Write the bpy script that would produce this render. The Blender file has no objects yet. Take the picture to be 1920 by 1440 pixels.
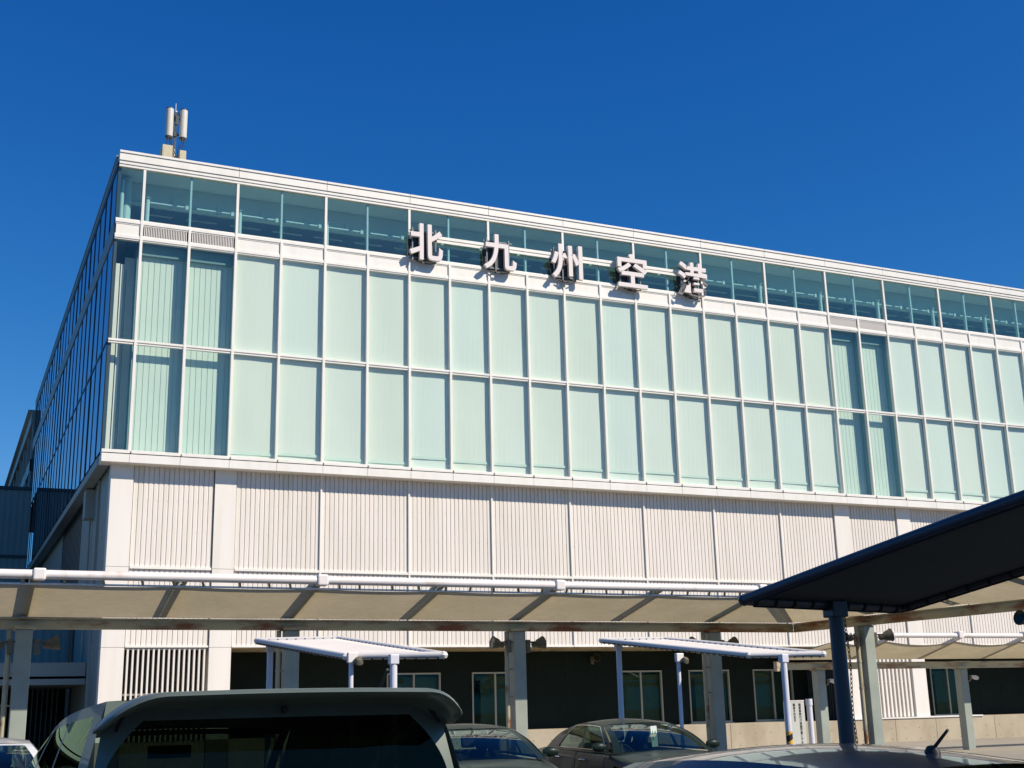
import bpy, math, random
from mathutils import Vector, Matrix
R = math.radians
random.seed(7)
S = bpy.context.scene
COL = S.collection

# ------------------------------------------------------------------ camera
cam = bpy.data.objects.new("camera", bpy.data.cameras.new("camera"))
COL.objects.link(cam)
YAW, PITCH, ROLL, FPX = R(24.743), R(14.745), R(-1.392), 2327.2
F_ = Vector((math.sin(YAW)*math.cos(PITCH), math.cos(YAW)*math.cos(PITCH), math.sin(PITCH)))
R_ = Vector((math.cos(YAW), -math.sin(YAW), 0)); U_ = R_.cross(F_)
R2 = math.cos(ROLL)*R_ + math.sin(ROLL)*U_; U2 = -math.sin(ROLL)*R_ + math.cos(ROLL)*U_
mw = Matrix((R2, U2, -F_)).transposed().to_4x4()
mw.translation = Vector((-4.831, -38.322, 1.6))
cam.matrix_world = mw
cam.data.sensor_width = 36.0; cam.data.lens = 36.0*FPX/1920.0
cam.data.clip_start = 0.05; cam.data.clip_end = 3000
S.camera = cam

# ------------------------------------------------------------------ light
SUNV = Vector((0.80, -1.0, 1.15)).normalized()
EL = math.asin(SUNV.z); AZ = math.atan2(SUNV.x, SUNV.y)
w = bpy.data.worlds.new("World"); S.world = w; w.use_nodes = True
nt = w.node_tree; bg = nt.nodes["Background"]
sky = nt.nodes.new("ShaderNodeTexSky"); sky.sky_type = 'NISHITA'; sky.sun_disc = False
sky.sun_elevation = EL; sky.sun_rotation = AZ; sky.altitude = 0
sky.air_density = 1.0; sky.dust_density = 0.15; sky.ozone_density = 4.0
SKYS = 0.08
sep = nt.nodes.new("ShaderNodeSeparateColor"); cmb = nt.nodes.new("ShaderNodeCombineColor")
nt.links.new(sky.outputs[0], sep.inputs[0])
for i_, (k_, p_) in enumerate(((10.0, 2.3), (1.78, 1.2), (1.45, 0.8))):      # film-like colour response of a deep blue sky
    a_ = nt.nodes.new("ShaderNodeMath"); a_.operation = 'MULTIPLY'; a_.inputs[1].default_value = 0.05
    b_ = nt.nodes.new("ShaderNodeMath"); b_.operation = 'POWER'; b_.inputs[1].default_value = p_
    c_ = nt.nodes.new("ShaderNodeMath"); c_.operation = 'MULTIPLY'; c_.inputs[1].default_value = k_/SKYS
    d_ = nt.nodes.new("ShaderNodeMath"); d_.operation = 'MINIMUM'; d_.inputs[1].default_value = (0.125, 0.24, 0.42)[i_]
    nt.links.new(sep.outputs[i_], a_.inputs[0]); nt.links.new(a_.outputs[0], d_.inputs[0]); nt.links.new(d_.outputs[0], b_.inputs[0]); nt.links.new(b_.outputs[0], c_.inputs[0]); nt.links.new(c_.outputs[0], cmb.inputs[i_])
nt.links.new(cmb.outputs[0], bg.inputs[0]); bg.inputs[1].default_value = SKYS
sun = bpy.data.objects.new("sun", bpy.data.lights.new("sun", 'SUN'))
sun.data.energy = 4.7; sun.data.angle = R(0.53); sun.data.color = (1.0, 0.905, 0.765)
sun.rotation_euler = SUNV.to_track_quat('Z', 'Y').to_euler(); sun.location = (20, -30, 40)
COL.objects.link(sun)
S.view_settings.view_transform = 'Standard'; S.view_settings.look = 'None'
S.view_settings.exposure = 0.25; S.view_settings.gamma = 1.0; S.view_settings.use_curve_mapping = False
S.cycles.max_bounces = 8; S.cycles.transparent_max_bounces = 24

# ------------------------------------------------------------------ materials
def mat(name, col, rough=0.5, metal=0.0, var=0.0, scale=3.0, col2=None, thr=None, stretch=None, bump=0.0, bscale=60, coat=0.0, spec=0.5, rvar=0.0):
    m = bpy.data.materials.new(name); m.use_nodes = True
    t = m.node_tree; b = t.nodes["Principled BSDF"]
    b.inputs["Base Color"].default_value = (*col, 1); b.inputs["Roughness"].default_value = rough
    b.inputs["Metallic"].default_value = metal; b.inputs["Coat Weight"].default_value = coat
    b.inputs["Coat Roughness"].default_value = 0.03; b.inputs["Specular IOR Level"].default_value = spec
    tc = t.nodes.new("ShaderNodeTexCoord"); mp = t.nodes.new("ShaderNodeMapping")
    t.links.new(tc.outputs["Object"], mp.inputs[0])
    if stretch: mp.inputs["Scale"].default_value = stretch
    if var or col2:
        n = t.nodes.new("ShaderNodeTexNoise"); n.inputs["Scale"].default_value = scale; n.inputs["Detail"].default_value = 6
        n.inputs["Roughness"].default_value = 0.62
        t.links.new(mp.outputs[0], n.inputs[0])
        r = t.nodes.new("ShaderNodeValToRGB"); t.links.new(n.outputs[0], r.inputs[0])
        c2 = col2 or tuple(c*(1-var) for c in col)
        lo, hi = thr or (0.35, 0.68)
        r.color_ramp.elements[0].position = lo; r.color_ramp.elements[0].color = (*col, 1)
        r.color_ramp.elements[1].position = hi; r.color_ramp.elements[1].color = (*c2, 1)
        t.links.new(r.outputs[0], b.inputs["Base Color"])
        if rvar:
            mr = t.nodes.new("ShaderNodeMapRange"); t.links.new(n.outputs[0], mr.inputs[0])
            mr.inputs[3].default_value = max(rough-rvar, 0.02); mr.inputs[4].default_value = rough+rvar
            t.links.new(mr.outputs[0], b.inputs["Roughness"])
    if bump:
        n2 = t.nodes.new("ShaderNodeTexNoise"); n2.inputs["Scale"].default_value = bscale; n2.inputs["Detail"].default_value = 4
        t.links.new(tc.outputs["Object"], n2.inputs[0])
        bp = t.nodes.new("ShaderNodeBump"); bp.inputs["Strength"].default_value = bump; bp.inputs["Distance"].default_value = 0.01
        t.links.new(n2.outputs[0], bp.inputs["Height"]); t.links.new(bp.outputs[0], b.inputs["Normal"])
    return m

def streaks(m, amt, sc=5.0, zs=0.07, tone=(0.72, 0.74, 0.62)):
    t = m.node_tree; b = t.nodes["Principled BSDF"]; src = b.inputs["Base Color"].links
    tc = t.nodes.new("ShaderNodeTexCoord"); mp = t.nodes.new("ShaderNodeMapping"); mp.inputs["Scale"].default_value = (1, 1, zs)
    n = t.nodes.new("ShaderNodeTexNoise"); n.inputs["Scale"].default_value = sc; n.inputs["Detail"].default_value = 5
    t.links.new(tc.outputs["Object"], mp.inputs[0]); t.links.new(mp.outputs[0], n.inputs[0])
    mr = t.nodes.new("ShaderNodeMapRange"); mr.inputs[1].default_value = 0.45; mr.inputs[2].default_value = 0.8; mr.inputs[4].default_value = amt
    t.links.new(n.outputs[0], mr.inputs[0])
    mx = t.nodes.new("ShaderNodeMix"); mx.data_type = 'RGBA'; mx.blend_type = 'MULTIPLY'; mx.inputs[7].default_value = (*tone, 1)
    t.links.new(mr.outputs[0], mx.inputs[0])
    if src: t.links.new(src[0].from_socket, mx.inputs[6])
    else: mx.inputs[6].default_value = b.inputs["Base Color"].default_value
    t.links.new(mx.outputs[2], b.inputs["Base Color"])
def glass(name, tint, f0=0.08, gloss=(1, 1, 1), rough=0.0, wave=0.0, body=None, bfac=0.0):
    """thin pane: tinted see-through sheet with a mirror coat that grows towards grazing"""
    m = bpy.data.materials.new(name); m.use_nodes = True
    t = m.node_tree; N = t.nodes; L = t.links
    N.remove(N["Principled BSDF"]); out = N["Material Output"]
    tr = N.new("ShaderNodeBsdfTransparent"); tr.inputs[0].default_value = (*tint, 1)
    base = tr
    if body:
        d = N.new("ShaderNodeBsdfDiffuse"); d.inputs[0].default_value = (*body, 1)
        mx = N.new("ShaderNodeMixShader"); mx.inputs[0].default_value = bfac
        L.new(tr.outputs[0], mx.inputs[1]); L.new(d.outputs[0], mx.inputs[2]); base = mx
    gl = N.new("ShaderNodeBsdfGlossy"); gl.inputs[0].default_value = (*gloss, 1); gl.inputs["Roughness"].default_value = rough
    g = N.new("ShaderNodeNewGeometry")
    dp = N.new("ShaderNodeVectorMath"); dp.operation = 'DOT_PRODUCT'
    L.new(g.outputs["Incoming"], dp.inputs[0]); L.new(g.outputs["True Normal"], dp.inputs[1])
    def ma(op, a, b=None):
        n = N.new("ShaderNodeMath"); n.operation = op
        for i, v in enumerate((a, b)):
            if v is None: continue
            if isinstance(v, (int, float)): n.inputs[i].default_value = v
            else: L.new(v, n.inputs[i])
        return n.outputs[0]
    c = ma('ABSOLUTE', dp.outputs["Value"])
    s = ma('POWER', ma('SUBTRACT', 1.0, c), 5.0)
    fr = ma('ADD', ma('MULTIPLY', s, 1-f0), f0)
    if wave:
        tc = N.new("ShaderNodeTexCoord"); n2 = N.new("ShaderNodeTexNoise"); n2.inputs["Scale"].default_value = 0.6
        L.new(tc.outputs["Object"], n2.inputs[0]); bp = N.new("ShaderNodeBump"); bp.inputs["Strength"].default_value = wave
        bp.inputs["Distance"].default_value = 0.02
        L.new(n2.outputs[0], bp.inputs["Height"]); L.new(bp.outputs[0], gl.inputs["Normal"])
    mix = N.new("ShaderNodeMixShader"); L.new(fr, mix.inputs[0]); L.new(base.outputs[0], mix.inputs[1]); L.new(gl.outputs[0], mix.inputs[2])
    L.new(mix.outputs[0], out.inputs[0])
    return m

def fabric(name, col, trans, tcol, col2=None):
    m = bpy.data.materials.new(name); m.use_nodes = True
    t = m.node_tree; N = t.nodes; L = t.links
    N.remove(N["Principled BSDF"]); out = N["Material Output"]
    tc = N.new("ShaderNodeTexCoord"); n = N.new("ShaderNodeTexNoise"); n.inputs["Scale"].default_value = 0.9; n.inputs["Detail"].default_value = 5
    L.new(tc.outputs["Object"], n.inputs[0])
    n3 = N.new("ShaderNodeTexNoise"); n3.inputs["Scale"].default_value = 7.0; n3.inputs["Detail"].default_value = 6; L.new(tc.outputs["Object"], n3.inputs[0])
    av = N.new("ShaderNodeMath"); av.operation = 'MULTIPLY_ADD'; av.inputs[1].default_value = 0.45; L.new(n3.outputs[0], av.inputs[0])
    hf = N.new("ShaderNodeMath"); hf.operation = 'MULTIPLY'; hf.inputs[1].default_value = 0.55; L.new(n.outputs[0], hf.inputs[0]); L.new(hf.outputs[0], av.inputs[2])
    def ramp(a, b):
        r = N.new("ShaderNodeValToRGB"); L.new(av.outputs[0], r.inputs[0])
        r.color_ramp.elements[0].position = 0.35; r.color_ramp.elements[1].position = 0.7
        r.color_ramp.elements[0].color = (*a, 1); r.color_ramp.elements[1].color = (*b, 1); return r
    d = N.new("ShaderNodeBsdfDiffuse"); tl = N.new("ShaderNodeBsdfTranslucent")
    L.new(ramp(col, col2 or tuple(c*0.9 for c in col)).outputs[0], d.inputs[0])
    L.new(ramp(tcol, tuple(c*k_ for c, k_ in zip(tcol, (0.72, 0.76, 0.70)))).outputs[0], tl.inputs[0])
    mx = N.new("ShaderNodeMixShader"); mx.inputs[0].default_value = trans
    L.new(d.outputs[0], mx.inputs[1]); L.new(tl.outputs[0], mx.inputs[2])
    L.new(mx.outputs[0], out.inputs[0])
    return m

def brick_post(name):   # black and yellow diagonal warning tape
    m = mat(name, (0.75, 0.42, 0.05), 0.5); t = m.node_tree
    tc = t.nodes.new("ShaderNodeTexCoord"); mp = t.nodes.new("ShaderNodeMapping"); wv = t.nodes.new("ShaderNodeTexWave")
    mp.inputs["Rotation"].default_value = (0, R(28), 0)
    wv.bands_direction = 'Z'; wv.inputs["Scale"].default_value = 1.9
    t.links.new(tc.outputs["Object"], mp.inputs[0]); t.links.new(mp.outputs[0], wv.inputs[0])
    r = t.nodes.new("ShaderNodeValToRGB"); r.color_ramp.interpolation = 'CONSTANT'
    r.color_ramp.elements[0].color = (0.015, 0.014, 0.012, 1); r.color_ramp.elements[1].position = 0.5; r.color_ramp.elements[1].color = (0.75, 0.42, 0.05, 1)
    t.links.new(wv.outputs[1], r.inputs[0]); t.links.new(r.outputs[0], t.nodes["Principled BSDF"].inputs["Base Color"])
    return m

M = {}
M['white'] = mat('white_aluminium', (0.84, 0.80, 0.735), 0.38, var=0.05, scale=0.8, rvar=0.06)
M['panel'] = mat('white_panel', (0.82, 0.765, 0.70), 0.45, var=0.06, scale=0.5, stretch=(1, 1, 0.25))
M['clad'] = mat('corrugated_cladding', (0.78, 0.715, 0.65), 0.5, var=0.07, scale=0.35, stretch=(1, 1, 0.3))
streaks(M['clad'], 0.45, 4.0); streaks(M['panel'], 0.35, 3.0, 0.1); streaks(M['white'], 0.3, 4.0, 0.3)
M['louver'] = mat('louver_white', (0.74, 0.70, 0.66), 0.5)
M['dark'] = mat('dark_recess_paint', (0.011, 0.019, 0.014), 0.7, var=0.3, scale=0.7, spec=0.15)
M['gap'] = mat('shadow_gap', (0.03, 0.035, 0.03), 0.9, spec=0.1)
M['frame'] = mat('dark_frame_metal', (0.05, 0.065, 0.075), 0.45, spec=0.4)
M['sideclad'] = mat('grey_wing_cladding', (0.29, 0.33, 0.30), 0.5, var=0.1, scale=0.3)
M['concrete'] = mat('cast_concrete', (0.46, 0.395, 0.29), 0.85, col2=(0.34, 0.28, 0.195), scale=1.3, thr=(0.4, 0.75), bump=0.25, stretch=(1, 1, 0.55), spec=0.2)
M['shade'] = mat('office_inner_shade', (0.13, 0.17, 0.14), 0.9, var=0.2)
M['winframe'] = mat('window_frame_alu', (0.42, 0.42, 0.34), 0.45)
M['glass'] = glass('curtain_glass', (0.875, 0.94, 0.90), 0.085, (0.8, 1.0, 1.0), wave=0.05)
M['upglass'] = glass('clerestory_glass', (0.66, 0.85, 0.84), 0.15, (0.86, 0.95, 0.90), wave=0.05)
M['sideglass'] = glass('side_glass', (0.10, 0.14, 0.16), 0.14, (0.75, 0.88, 1.0), wave=0.05)
M['winglass'] = glass('office_window_glass', (0.45, 0.55, 0.48), 0.035, (0.55, 0.8, 0.6))
M['blind'] = mat('roller_blind', (0.80, 0.79, 0.72), 0.8, var=0.03, scale=0.35)
M['blindb'] = mat('roller_blind_cool', (0.775, 0.79, 0.735), 0.8, var=0.03, scale=0.3)
M['blindc'] = mat('roller_blind_cream', (0.795, 0.785, 0.70), 0.8, var=0.04, scale=0.3)
M['inner'] = mat('inner_wall_panel', (0.68, 0.76, 0.68), 0.7, var=0.06, scale=0.6)
M['ceiling'] = mat('ceiling_tile', (0.72, 0.76, 0.72), 0.9)
M['intdark'] = mat('interior_dark_wall', (0.18, 0.30, 0.30), 0.9)
M['seam'] = mat('panel_seam', (0.20, 0.16, 0.13), 0.9)
M['intfloor'] = mat('interior_floor', (0.55, 0.6, 0.56), 0.8)
M['beam'] = mat('interior_white_steel', (0.62, 0.70, 0.66), 0.6)
M['letter'] = mat('letter_face_enamel', (0.74, 0.66, 0.64), 0.45, var=0.04, scale=2)
M['letterback'] = mat('letter_back_and_reflection', (0.035, 0.04, 0.04), 0.5)  # dark tone also used for the modelled letter reflections
M['letterframe'] = mat('letter_frame_grey', (0.16, 0.18, 0.19), 0.5)
M['canw'] = mat('canopy_white_paint', (0.80, 0.74, 0.70), 0.4, col2=(0.62, 0.50, 0.42), scale=2.2, thr=(0.56, 0.72))
M['steel'] = mat('canopy_beige_paint', (0.52, 0.46, 0.29), 0.5, col2=(0.26, 0.09, 0.03), scale=1.6, thr=(0.48, 0.62), stretch=(0.45, 0.45, 1.6))
M['post'] = mat('column_grey_paint', (0.345, 0.375, 0.32), 0.45, var=0.18, scale=1.5)
M['pipe'] = mat('stained_drain_pipe', (0.42, 0.37, 0.25), 0.5, col2=(0.22, 0.09, 0.03), scale=3.5, thr=(0.52, 0.62), stretch=(1, 1, 0.5))
M['membrane'] = fabric('canopy_membrane', (0.58, 0.53, 0.39), 0.55, (0.51, 0.415, 0.275))
M['canvas'] = fabric('shelter_canvas', (0.82, 0.755, 0.68), 0.03, (0.3, 0.3, 0.3))
M['edge'] = mat('canvas_edge_tube', (0.76, 0.71, 0.65), 0.4)
M['bluepost'] = mat('blue_grey_post', (0.72, 0.71, 0.76), 0.35, var=0.12, scale=4)
M['darkcanvas'] = fabric('dark_shelter_canvas', (0.10, 0.115, 0.13), 0.0, (0.1, 0.1, 0.1))
M['darkedge'] = mat('dark_canvas_edge_tube', (0.032, 0.042, 0.068), 0.35, var=0.2, scale=5)
M['rope'] = mat('black_lacing', (0.012, 0.012, 0.014), 0.7)
M['lamp'] = mat('olive_lamp_housing', (0.15, 0.13, 0.085), 0.55, var=0.35, scale=12)
M['lens'] = glass('lamp_lens', (0.3, 0.32, 0.3), 0.03)
M['tape'] = brick_post('warning_tape')
M['sign'] = mat('sign_board_white', (0.55, 0.55, 0.5), 0.5, var=0.1)
M['ink'] = mat('black_ink', (0.02, 0.02, 0.02), 0.6)
M['green_ink'] = mat('green_ink', (0.04, 0.30, 0.14), 0.6)
M['card'] = mat('permit_card', (0.75, 0.8, 0.72), 0.5)
M['radome'] = mat('antenna_radome', (0.60, 0.57, 0.50), 0.5, var=0.06)
M['cabinet'] = mat('cream_cabinet', (0.52, 0.46, 0.30), 0.5, var=0.1)
M['black'] = mat('black_rubber', (0.012, 0.012, 0.012), 0.6)
M['chrome'] = mat('chrome_trim', (0.75, 0.75, 0.72), 0.15, metal=1.0)
M['carglass'] = glass('car_glass', (0.36, 0.48, 0.42), 0.07)
M['privacy'] = glass('privacy_glass', (0.03, 0.040, 0.03), 0.018, (0.6, 0.8, 0.6))
M['sidetint'] = glass('car_side_glass', (0.16, 0.22, 0.18), 0.05, (0.7, 0.85, 0.75))
M['seat'] = mat('seat_fabric', (0.03, 0.035, 0.04), 0.8)
M['greenpaint'] = mat('dark_green_car_paint', (0.010, 0.020, 0.013), 0.4, metal=0.0, coat=0.18, spec=0.2)
M['vanpaint'] = mat('grey_green_van_paint', (0.105, 0.13, 0.108), 0.40, metal=0.1, coat=0.25, spec=0.3, col2=(0.14, 0.165, 0.14), scale=4, thr=(0.45, 0.8))
M['whitecar'] = mat('white_car_paint', (0.78, 0.76, 0.72), 0.3, coat=1.0)
M['bluepaint'] = mat('dark_blue_car_paint', (0.012, 0.018, 0.030), 0.25, metal=0.15, coat=0.8)
M['asphalt'] = mat('asphalt', (0.055, 0.055, 0.052), 0.9, var=0.3, scale=2.0, bump=0.5, bscale=120, spec=0.2)
M['paving'] = mat('pale_paving', (0.32, 0.28, 0.22), 0.9, var=0.2, scale=1.5, bump=0.2)
M['line'] = mat('white_road_paint', (0.7, 0.7, 0.66), 0.8, var=0.25, scale=5)
M['red'] = mat('tail_lamp_red', (0.35, 0.01, 0.01), 0.2, coat=1.0)
M['headlamp'] = mat('headlamp_clear', (0.5, 0.52, 0.52), 0.12, coat=1.0, metal=0.5)
M['plate'] = mat('number_plate', (0.6, 0.6, 0.56), 0.5)
M['hedge'] = mat('leaf_green', (0.05, 0.09, 0.03), 0.8, var=0.4, scale=6)
M['bark'] = mat('bark', (0.10, 0.075, 0.05), 0.9, var=0.3, scale=8)

# ------------------------------------------------------------------ mesh helpers
ORG = {}
class MB:
    def __init__(s): s.v = []; s.f = []; s.mi = []; s.cur = 0
    def add(s, vs, fs):
        n = len(s.v); s.v += [tuple(v) for v in vs]
        for f in fs: s.f.append(tuple(i+n for i in f)); s.mi.append(s.cur)
        return s
    def box(s, x0, x1, y0, y1, z0, z1, T=None):
        vs = [Vector((x, y, z)) for x in (x0, x1) for y in (y0, y1) for z in (z0, z1)]
        if T: vs = [T @ v for v in vs]
        return s.add(vs, [(0, 1, 3, 2), (4, 6, 7, 5), (0, 4, 5, 1), (2, 3, 7, 6), (0, 2, 6, 4), (1, 5, 7, 3)])
    def bar(s, a, b, w, h, up=(0, 0, 1)):
        a = Vector(a); b = Vector(b); d = (b-a); L = d.length; d.normalize()
        side = d.cross(Vector(up)).normalized(); u = side.cross(d)
        T = Matrix((d, side, u)).transposed().to_4x4(); T.translation = a
        return s.box(0, L, -w/2, w/2, -h/2, h/2, T)
    def tube(s, pts, r, n=10, cap=True, rs=None):
        pts = [Vector(p) for p in pts]; rings = []
        ref = None
        for i, p in enumerate(pts):
            a = pts[max(i-1, 0)]; b = pts[min(i+1, len(pts)-1)]
            d = (b-a).normalized()
            if ref is None:
                ref = d.cross(Vector((0, 0, 1)))
                if ref.length < 1e-3: ref = d.cross(Vector((1, 0, 0)))
            ref = (ref - d*ref.dot(d)).normalized(); o = d.cross(ref)
            rr = rs[i] if rs else r
            rings.append([p + (ref*math.cos(2*math.pi*k/n)+o*math.sin(2*math.pi*k/n))*rr for k in range(n)])
        vs = [v for q in rings for v in q]; fs = []
        for i in range(len(rings)-1):
            for k in range(n):
                fs.append((i*n+k, (i+1)*n+k, (i+1)*n+(k+1) % n, i*n+(k+1) % n))
        if cap:
            fs.append(tuple(range(n))); fs.append(tuple(reversed(range((len(rings)-1)*n, len(rings)*n))))
        return s.add(vs, fs)
    def lathe(s, prof, T, n=18):
        vs = []; fs = []
        for (r, z) in prof:
            for k in range(n):
                a = 2*math.pi*k/n; vs.append(T @ Vector((r*math.cos(a), r*math.sin(a), z)))
        for i in range(len(prof)-1):
            for k in range(n): fs.append((i*n+k, i*n+(k+1) % n, (i+1)*n+(k+1) % n, (i+1)*n+k))
        return s.add(vs, fs)
    def grid(s, P, close=False, keep=None):
        n = len(P); m = len(P[0]); fs = []
        for i in range(n-1):
            for j in range(m if close else m-1):
                if keep and not keep(i, j): continue
                fs.append((i*m+j, i*m+(j+1) % m, (i+1)*m+(j+1) % m, (i+1)*m+j))
        return s.add([q for r in P for q in r], fs)
    def prism(s, poly, y0, y1, flip=False):      # poly in x,z extruded along y
        n = len(poly)
        vs = [(x, y0, z) for x, z in poly]+[(x, y1, z) for x, z in poly]
        fs = [tuple(range(n)), tuple(reversed(range(n, 2*n)))]+[(i, i+n, (i+1) % n+n, (i+1) % n) for i in range(n)]
        return s.add(vs, fs)
    def build(s, name, m, parent=None, smooth=False, ang=35, bevel=0, solid=0, **props):
        if s.f:
            us = sorted({i for f in s.f for i in f})
            if len(us) < len(s.v):
                mp_ = {q: k for k, q in enumerate(us)}; s.v = [s.v[i] for i in us]; s.f = [tuple(mp_[i] for i in f) for f in s.f]
        me = bpy.data.meshes.new(name)
        o0 = ORG.get(parent.name, Vector((0, 0, 0))) if parent else Vector((0, 0, 0))
        me.from_pydata([(v[0]-o0.x, v[1]-o0.y, v[2]-o0.z) for v in s.v], [], s.f)
        ms = m if isinstance(m, (list, tuple)) else [m]
        for q in ms: me.materials.append(M[q] if isinstance(q, str) else q)
        if len(ms) > 1: me.polygons.foreach_set('material_index', s.mi)
        me.validate()
        if smooth:
            me.polygons.foreach_set('use_smooth', [True]*len(me.polygons))
            me.set_sharp_from_angle(angle=R(ang))
        me.update()
        o = bpy.data.objects.new(name, me); COL.objects.link(o)
        if parent: o.parent = parent; ORG[o.name] = o0.copy()
        if solid:
            k = o.modifiers.new('thick', 'SOLIDIFY'); k.thickness = solid; k.offset = 0
        if bevel:
            k = o.modifiers.new('bevel', 'BEVEL'); k.width = bevel; k.segments = 2; k.limit_method = 'ANGLE'; k.angle_limit = R(40)
        for k, v in props.items(): o[k] = v
        return o

def thing(name, label, cat, loc=(0, 0, 0), group=None):
    o = bpy.data.objects.new(name, None); COL.objects.link(o); o.location = loc
    o.empty_display_size = 0.3
    o['label'] = label; o['category'] = cat
    if group: o['group'] = group
    ORG[o.name] = Vector(loc)
    return o
def kids(o): return [c for c in bpy.data.objects if c.parent == o]
def dup(o, parent=None):
    c = o.copy(); COL.objects.link(c)
    if parent: c.parent = parent
    for k in kids(o): dup(k, c)
    return c
def text_mesh(txt, size, depth, offset, mtl, name, parent, T, props=None, bevel=0.0):
    cu = bpy.data.curves.new(name, 'FONT'); cu.body = txt; cu.size = size; cu.extrude = depth/2; cu.offset = offset
    cu.align_x = 'CENTER'; cu.align_y = 'CENTER'; cu.resolution_u = 6; cu.bevel_depth = bevel
    to = bpy.data.objects.new('tmp', cu); COL.objects.link(to)
    bpy.context.view_layer.update()
    dg = bpy.context.evaluated_depsgraph_get()
    me = bpy.data.meshes.new_from_object(to.evaluated_get(dg)); bpy.data.objects.remove(to)
    xs = [v.co.x for v in me.vertices]; ys = [v.co.y for v in me.vertices]
    box = (min(xs), max(xs), min(ys), max(ys)) if xs else (0, 1, 0, 1)
    me.transform(T(box) if callable(T) else T)
    me.name = name; me.materials.clear(); me.materials.append(M[mtl])
    o = bpy.data.objects.new(name, me); COL.objects.link(o)
    if parent:
        o.parent = parent
        me.transform(Matrix.Translation(-ORG.get(parent.name, Vector((0, 0, 0)))))
    return o

# ------------------------------------------------------------------ ground
g = MB(); g.grid([[(x, y, 0) for x in (-900, 900)] for y in (-900, 900)]); g.build('ground', 'asphalt', kind='structure')
g = MB(); g.grid([[(x, y, 0.12) for x in (-20, 46)] for y in (-13.6, 1.0)])
g.box(-20, 46, -13.75, -13.6, 0, 0.125); g.build('pavement', 'paving', kind='structure')
g = MB()
for k in range(-8, 12):
    x = 0.6+2.9*k
    for y0 in (-24.0, -35.6):
        g.grid([[(x-.05, y0, .004), (x+.05, y0, .004)], [(x-.05, y0+4.9, .004), (x+.05, y0+4.9, .004)]])
g.build('parking_bay_lines', 'line', kind='structure')

# ------------------------------------------------------------------ terminal building
XL, XR = -0.81, 45.0
Z_CLB, Z_LED, Z_FB, Z_SILL, Z_TR, Z_BB, Z_BT, Z_GT, Z_P1, Z_TOP = 3.66, 6.02, 9.10, 9.49, 12.96, 16.34, 16.86, 18.69, 18.89, 19.22
YD = 35.0
RY = 2.75
B = thing('terminal_building', 'white airport terminal with tall glass curtain wall above corrugated cladding', 'building', (22, 15, 0))
mul = [1.5*i for i in range(0, 30)]

# parapet, trims
for i in range(0, 30, 2):
    x0 = XL if i == 0 else 1.5*i+0.006; x1 = 1.5*(i+2)-0.006
    p = MB(); p.box(x0, x1, -0.14, 0.25, Z_P1, Z_TOP-0.084); p.box(x0, x1, -0.17, 0.28, Z_TOP-0.078, Z_TOP)
    p.build('parapet_panel', 'white', B, bevel=0.006)
p = MB(); p.box(XL+.02, XR, -0.10, 0.2, Z_P1-.01, Z_TOP-.02); p.build('parapet_backing', 'seam', B)
p = MB(); p.box(XL+.01, XR, -0.11, 0.12, Z_GT+0.09, Z_P1-0.008); p.box(XL+.01, XR, -0.085, 0.1, Z_GT, Z_GT+0.09); p.build('head_trim', 'white', B, bevel=0.006)
p = MB(); p.box(XL, XR, 0.28, YD, 18.95, 19.1); p.build('roof', 'panel', B)
# side parapet
p = MB(); p.box(XL-.03, XL+.2, 0.26, YD, Z_P1+.02, Z_TOP-.09); p.box(XL-.05, XL+.22, .29, YD, Z_TOP-.08, Z_TOP-.002); p.build('side_parapet', 'sideclad', B)
# fascia (bottom of the glass box)
for i in range(-1, 30):
    x0 = XL if i < 0 else 1.5*i+0.004; x1 = 1.5*(i+1)-0.004
    if i < 0: x1 = -0.004
    p = MB(); p.box(x0, x1, -0.16, 0.5, Z_FB, Z_SILL-0.135); p.build('fascia_panel', 'white', B, bevel=0.008)
p = MB(); p.box(XL+.01, XR, -0.13, 0.5, Z_FB+.012, Z_SILL-.1)
p.build('fascia_backing', 'gap', B)
p = MB()
for i in range(-1, 30):
    x0 = XL if i < 0 else 1.5*i+0.05; x1 = 1.5*(i+1)-.05
    p.box(x0, x1, -0.12, 0.2, Z_SILL-.125, Z_SILL)
p.build('sill_rail', 'white', B, bevel=0.006)
p = MB(); p.box(XL-.03, XL+.3, .51, YD, Z_FB+.002, Z_SILL-.14); p.build('side_fascia', 'sideclad', B)
p = MB(); p.box(XL+.02, -.3, 0.5, YD, Z_FB+.03, Z_FB+.3); p.box(-.3, XR, .5, .8, Z_FB+.03, Z_FB+.3); p.build('soffit', 'frame', B)
# transoms and band
p = MB()
for z, h, d in ((Z_TR, 0.07, 0.065), (Z_TR-0.05, 0.10, 0.04)):
    p.box(XL, XR, -d, 0.07, z-h/2-.02, z+h/2-.02)
p.build('transom', 'white', B, bevel=0.005)
for zz in (Z_BB, Z_BT):
    p = MB(); p.box(XL, XR, -.062, .12, zz-.05, zz+.05); p.box(XL, XR, -.04, .11, zz-.095, zz+.095); p.build('transom', 'white', B, bevel=0.005)
LOUV = {0, 1, 18, 19}
SERV = {0, 1, 18, 19}
for i in range(-1, 30):
    x0 = XL+.03 if i < 0 else 1.5*i+.045; x1 = 1.5*(i+1)-.045
    if i in LOUV:
        p = MB(); p.box(x0, x1, .03, .1, Z_BB+.095, Z_BT-.095); o = p.build('band_louver', 'gap', B)
        p = MB(); n = 26
        for k in range(n):
            xx = x0+.03+(x1-x0-.06)*(k+.5)/n; p.box(xx-.012, xx+.012, -.03, .028, Z_BB+.1, Z_BT-.1)
        p.build('louver_fins', 'louver', o)
    else:
        p = MB(); p.box(x0, x1, -.026, .1, Z_BB+.097, Z_BT-.097); p.build('band_panel', 'white', B, bevel=0.004)
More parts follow.
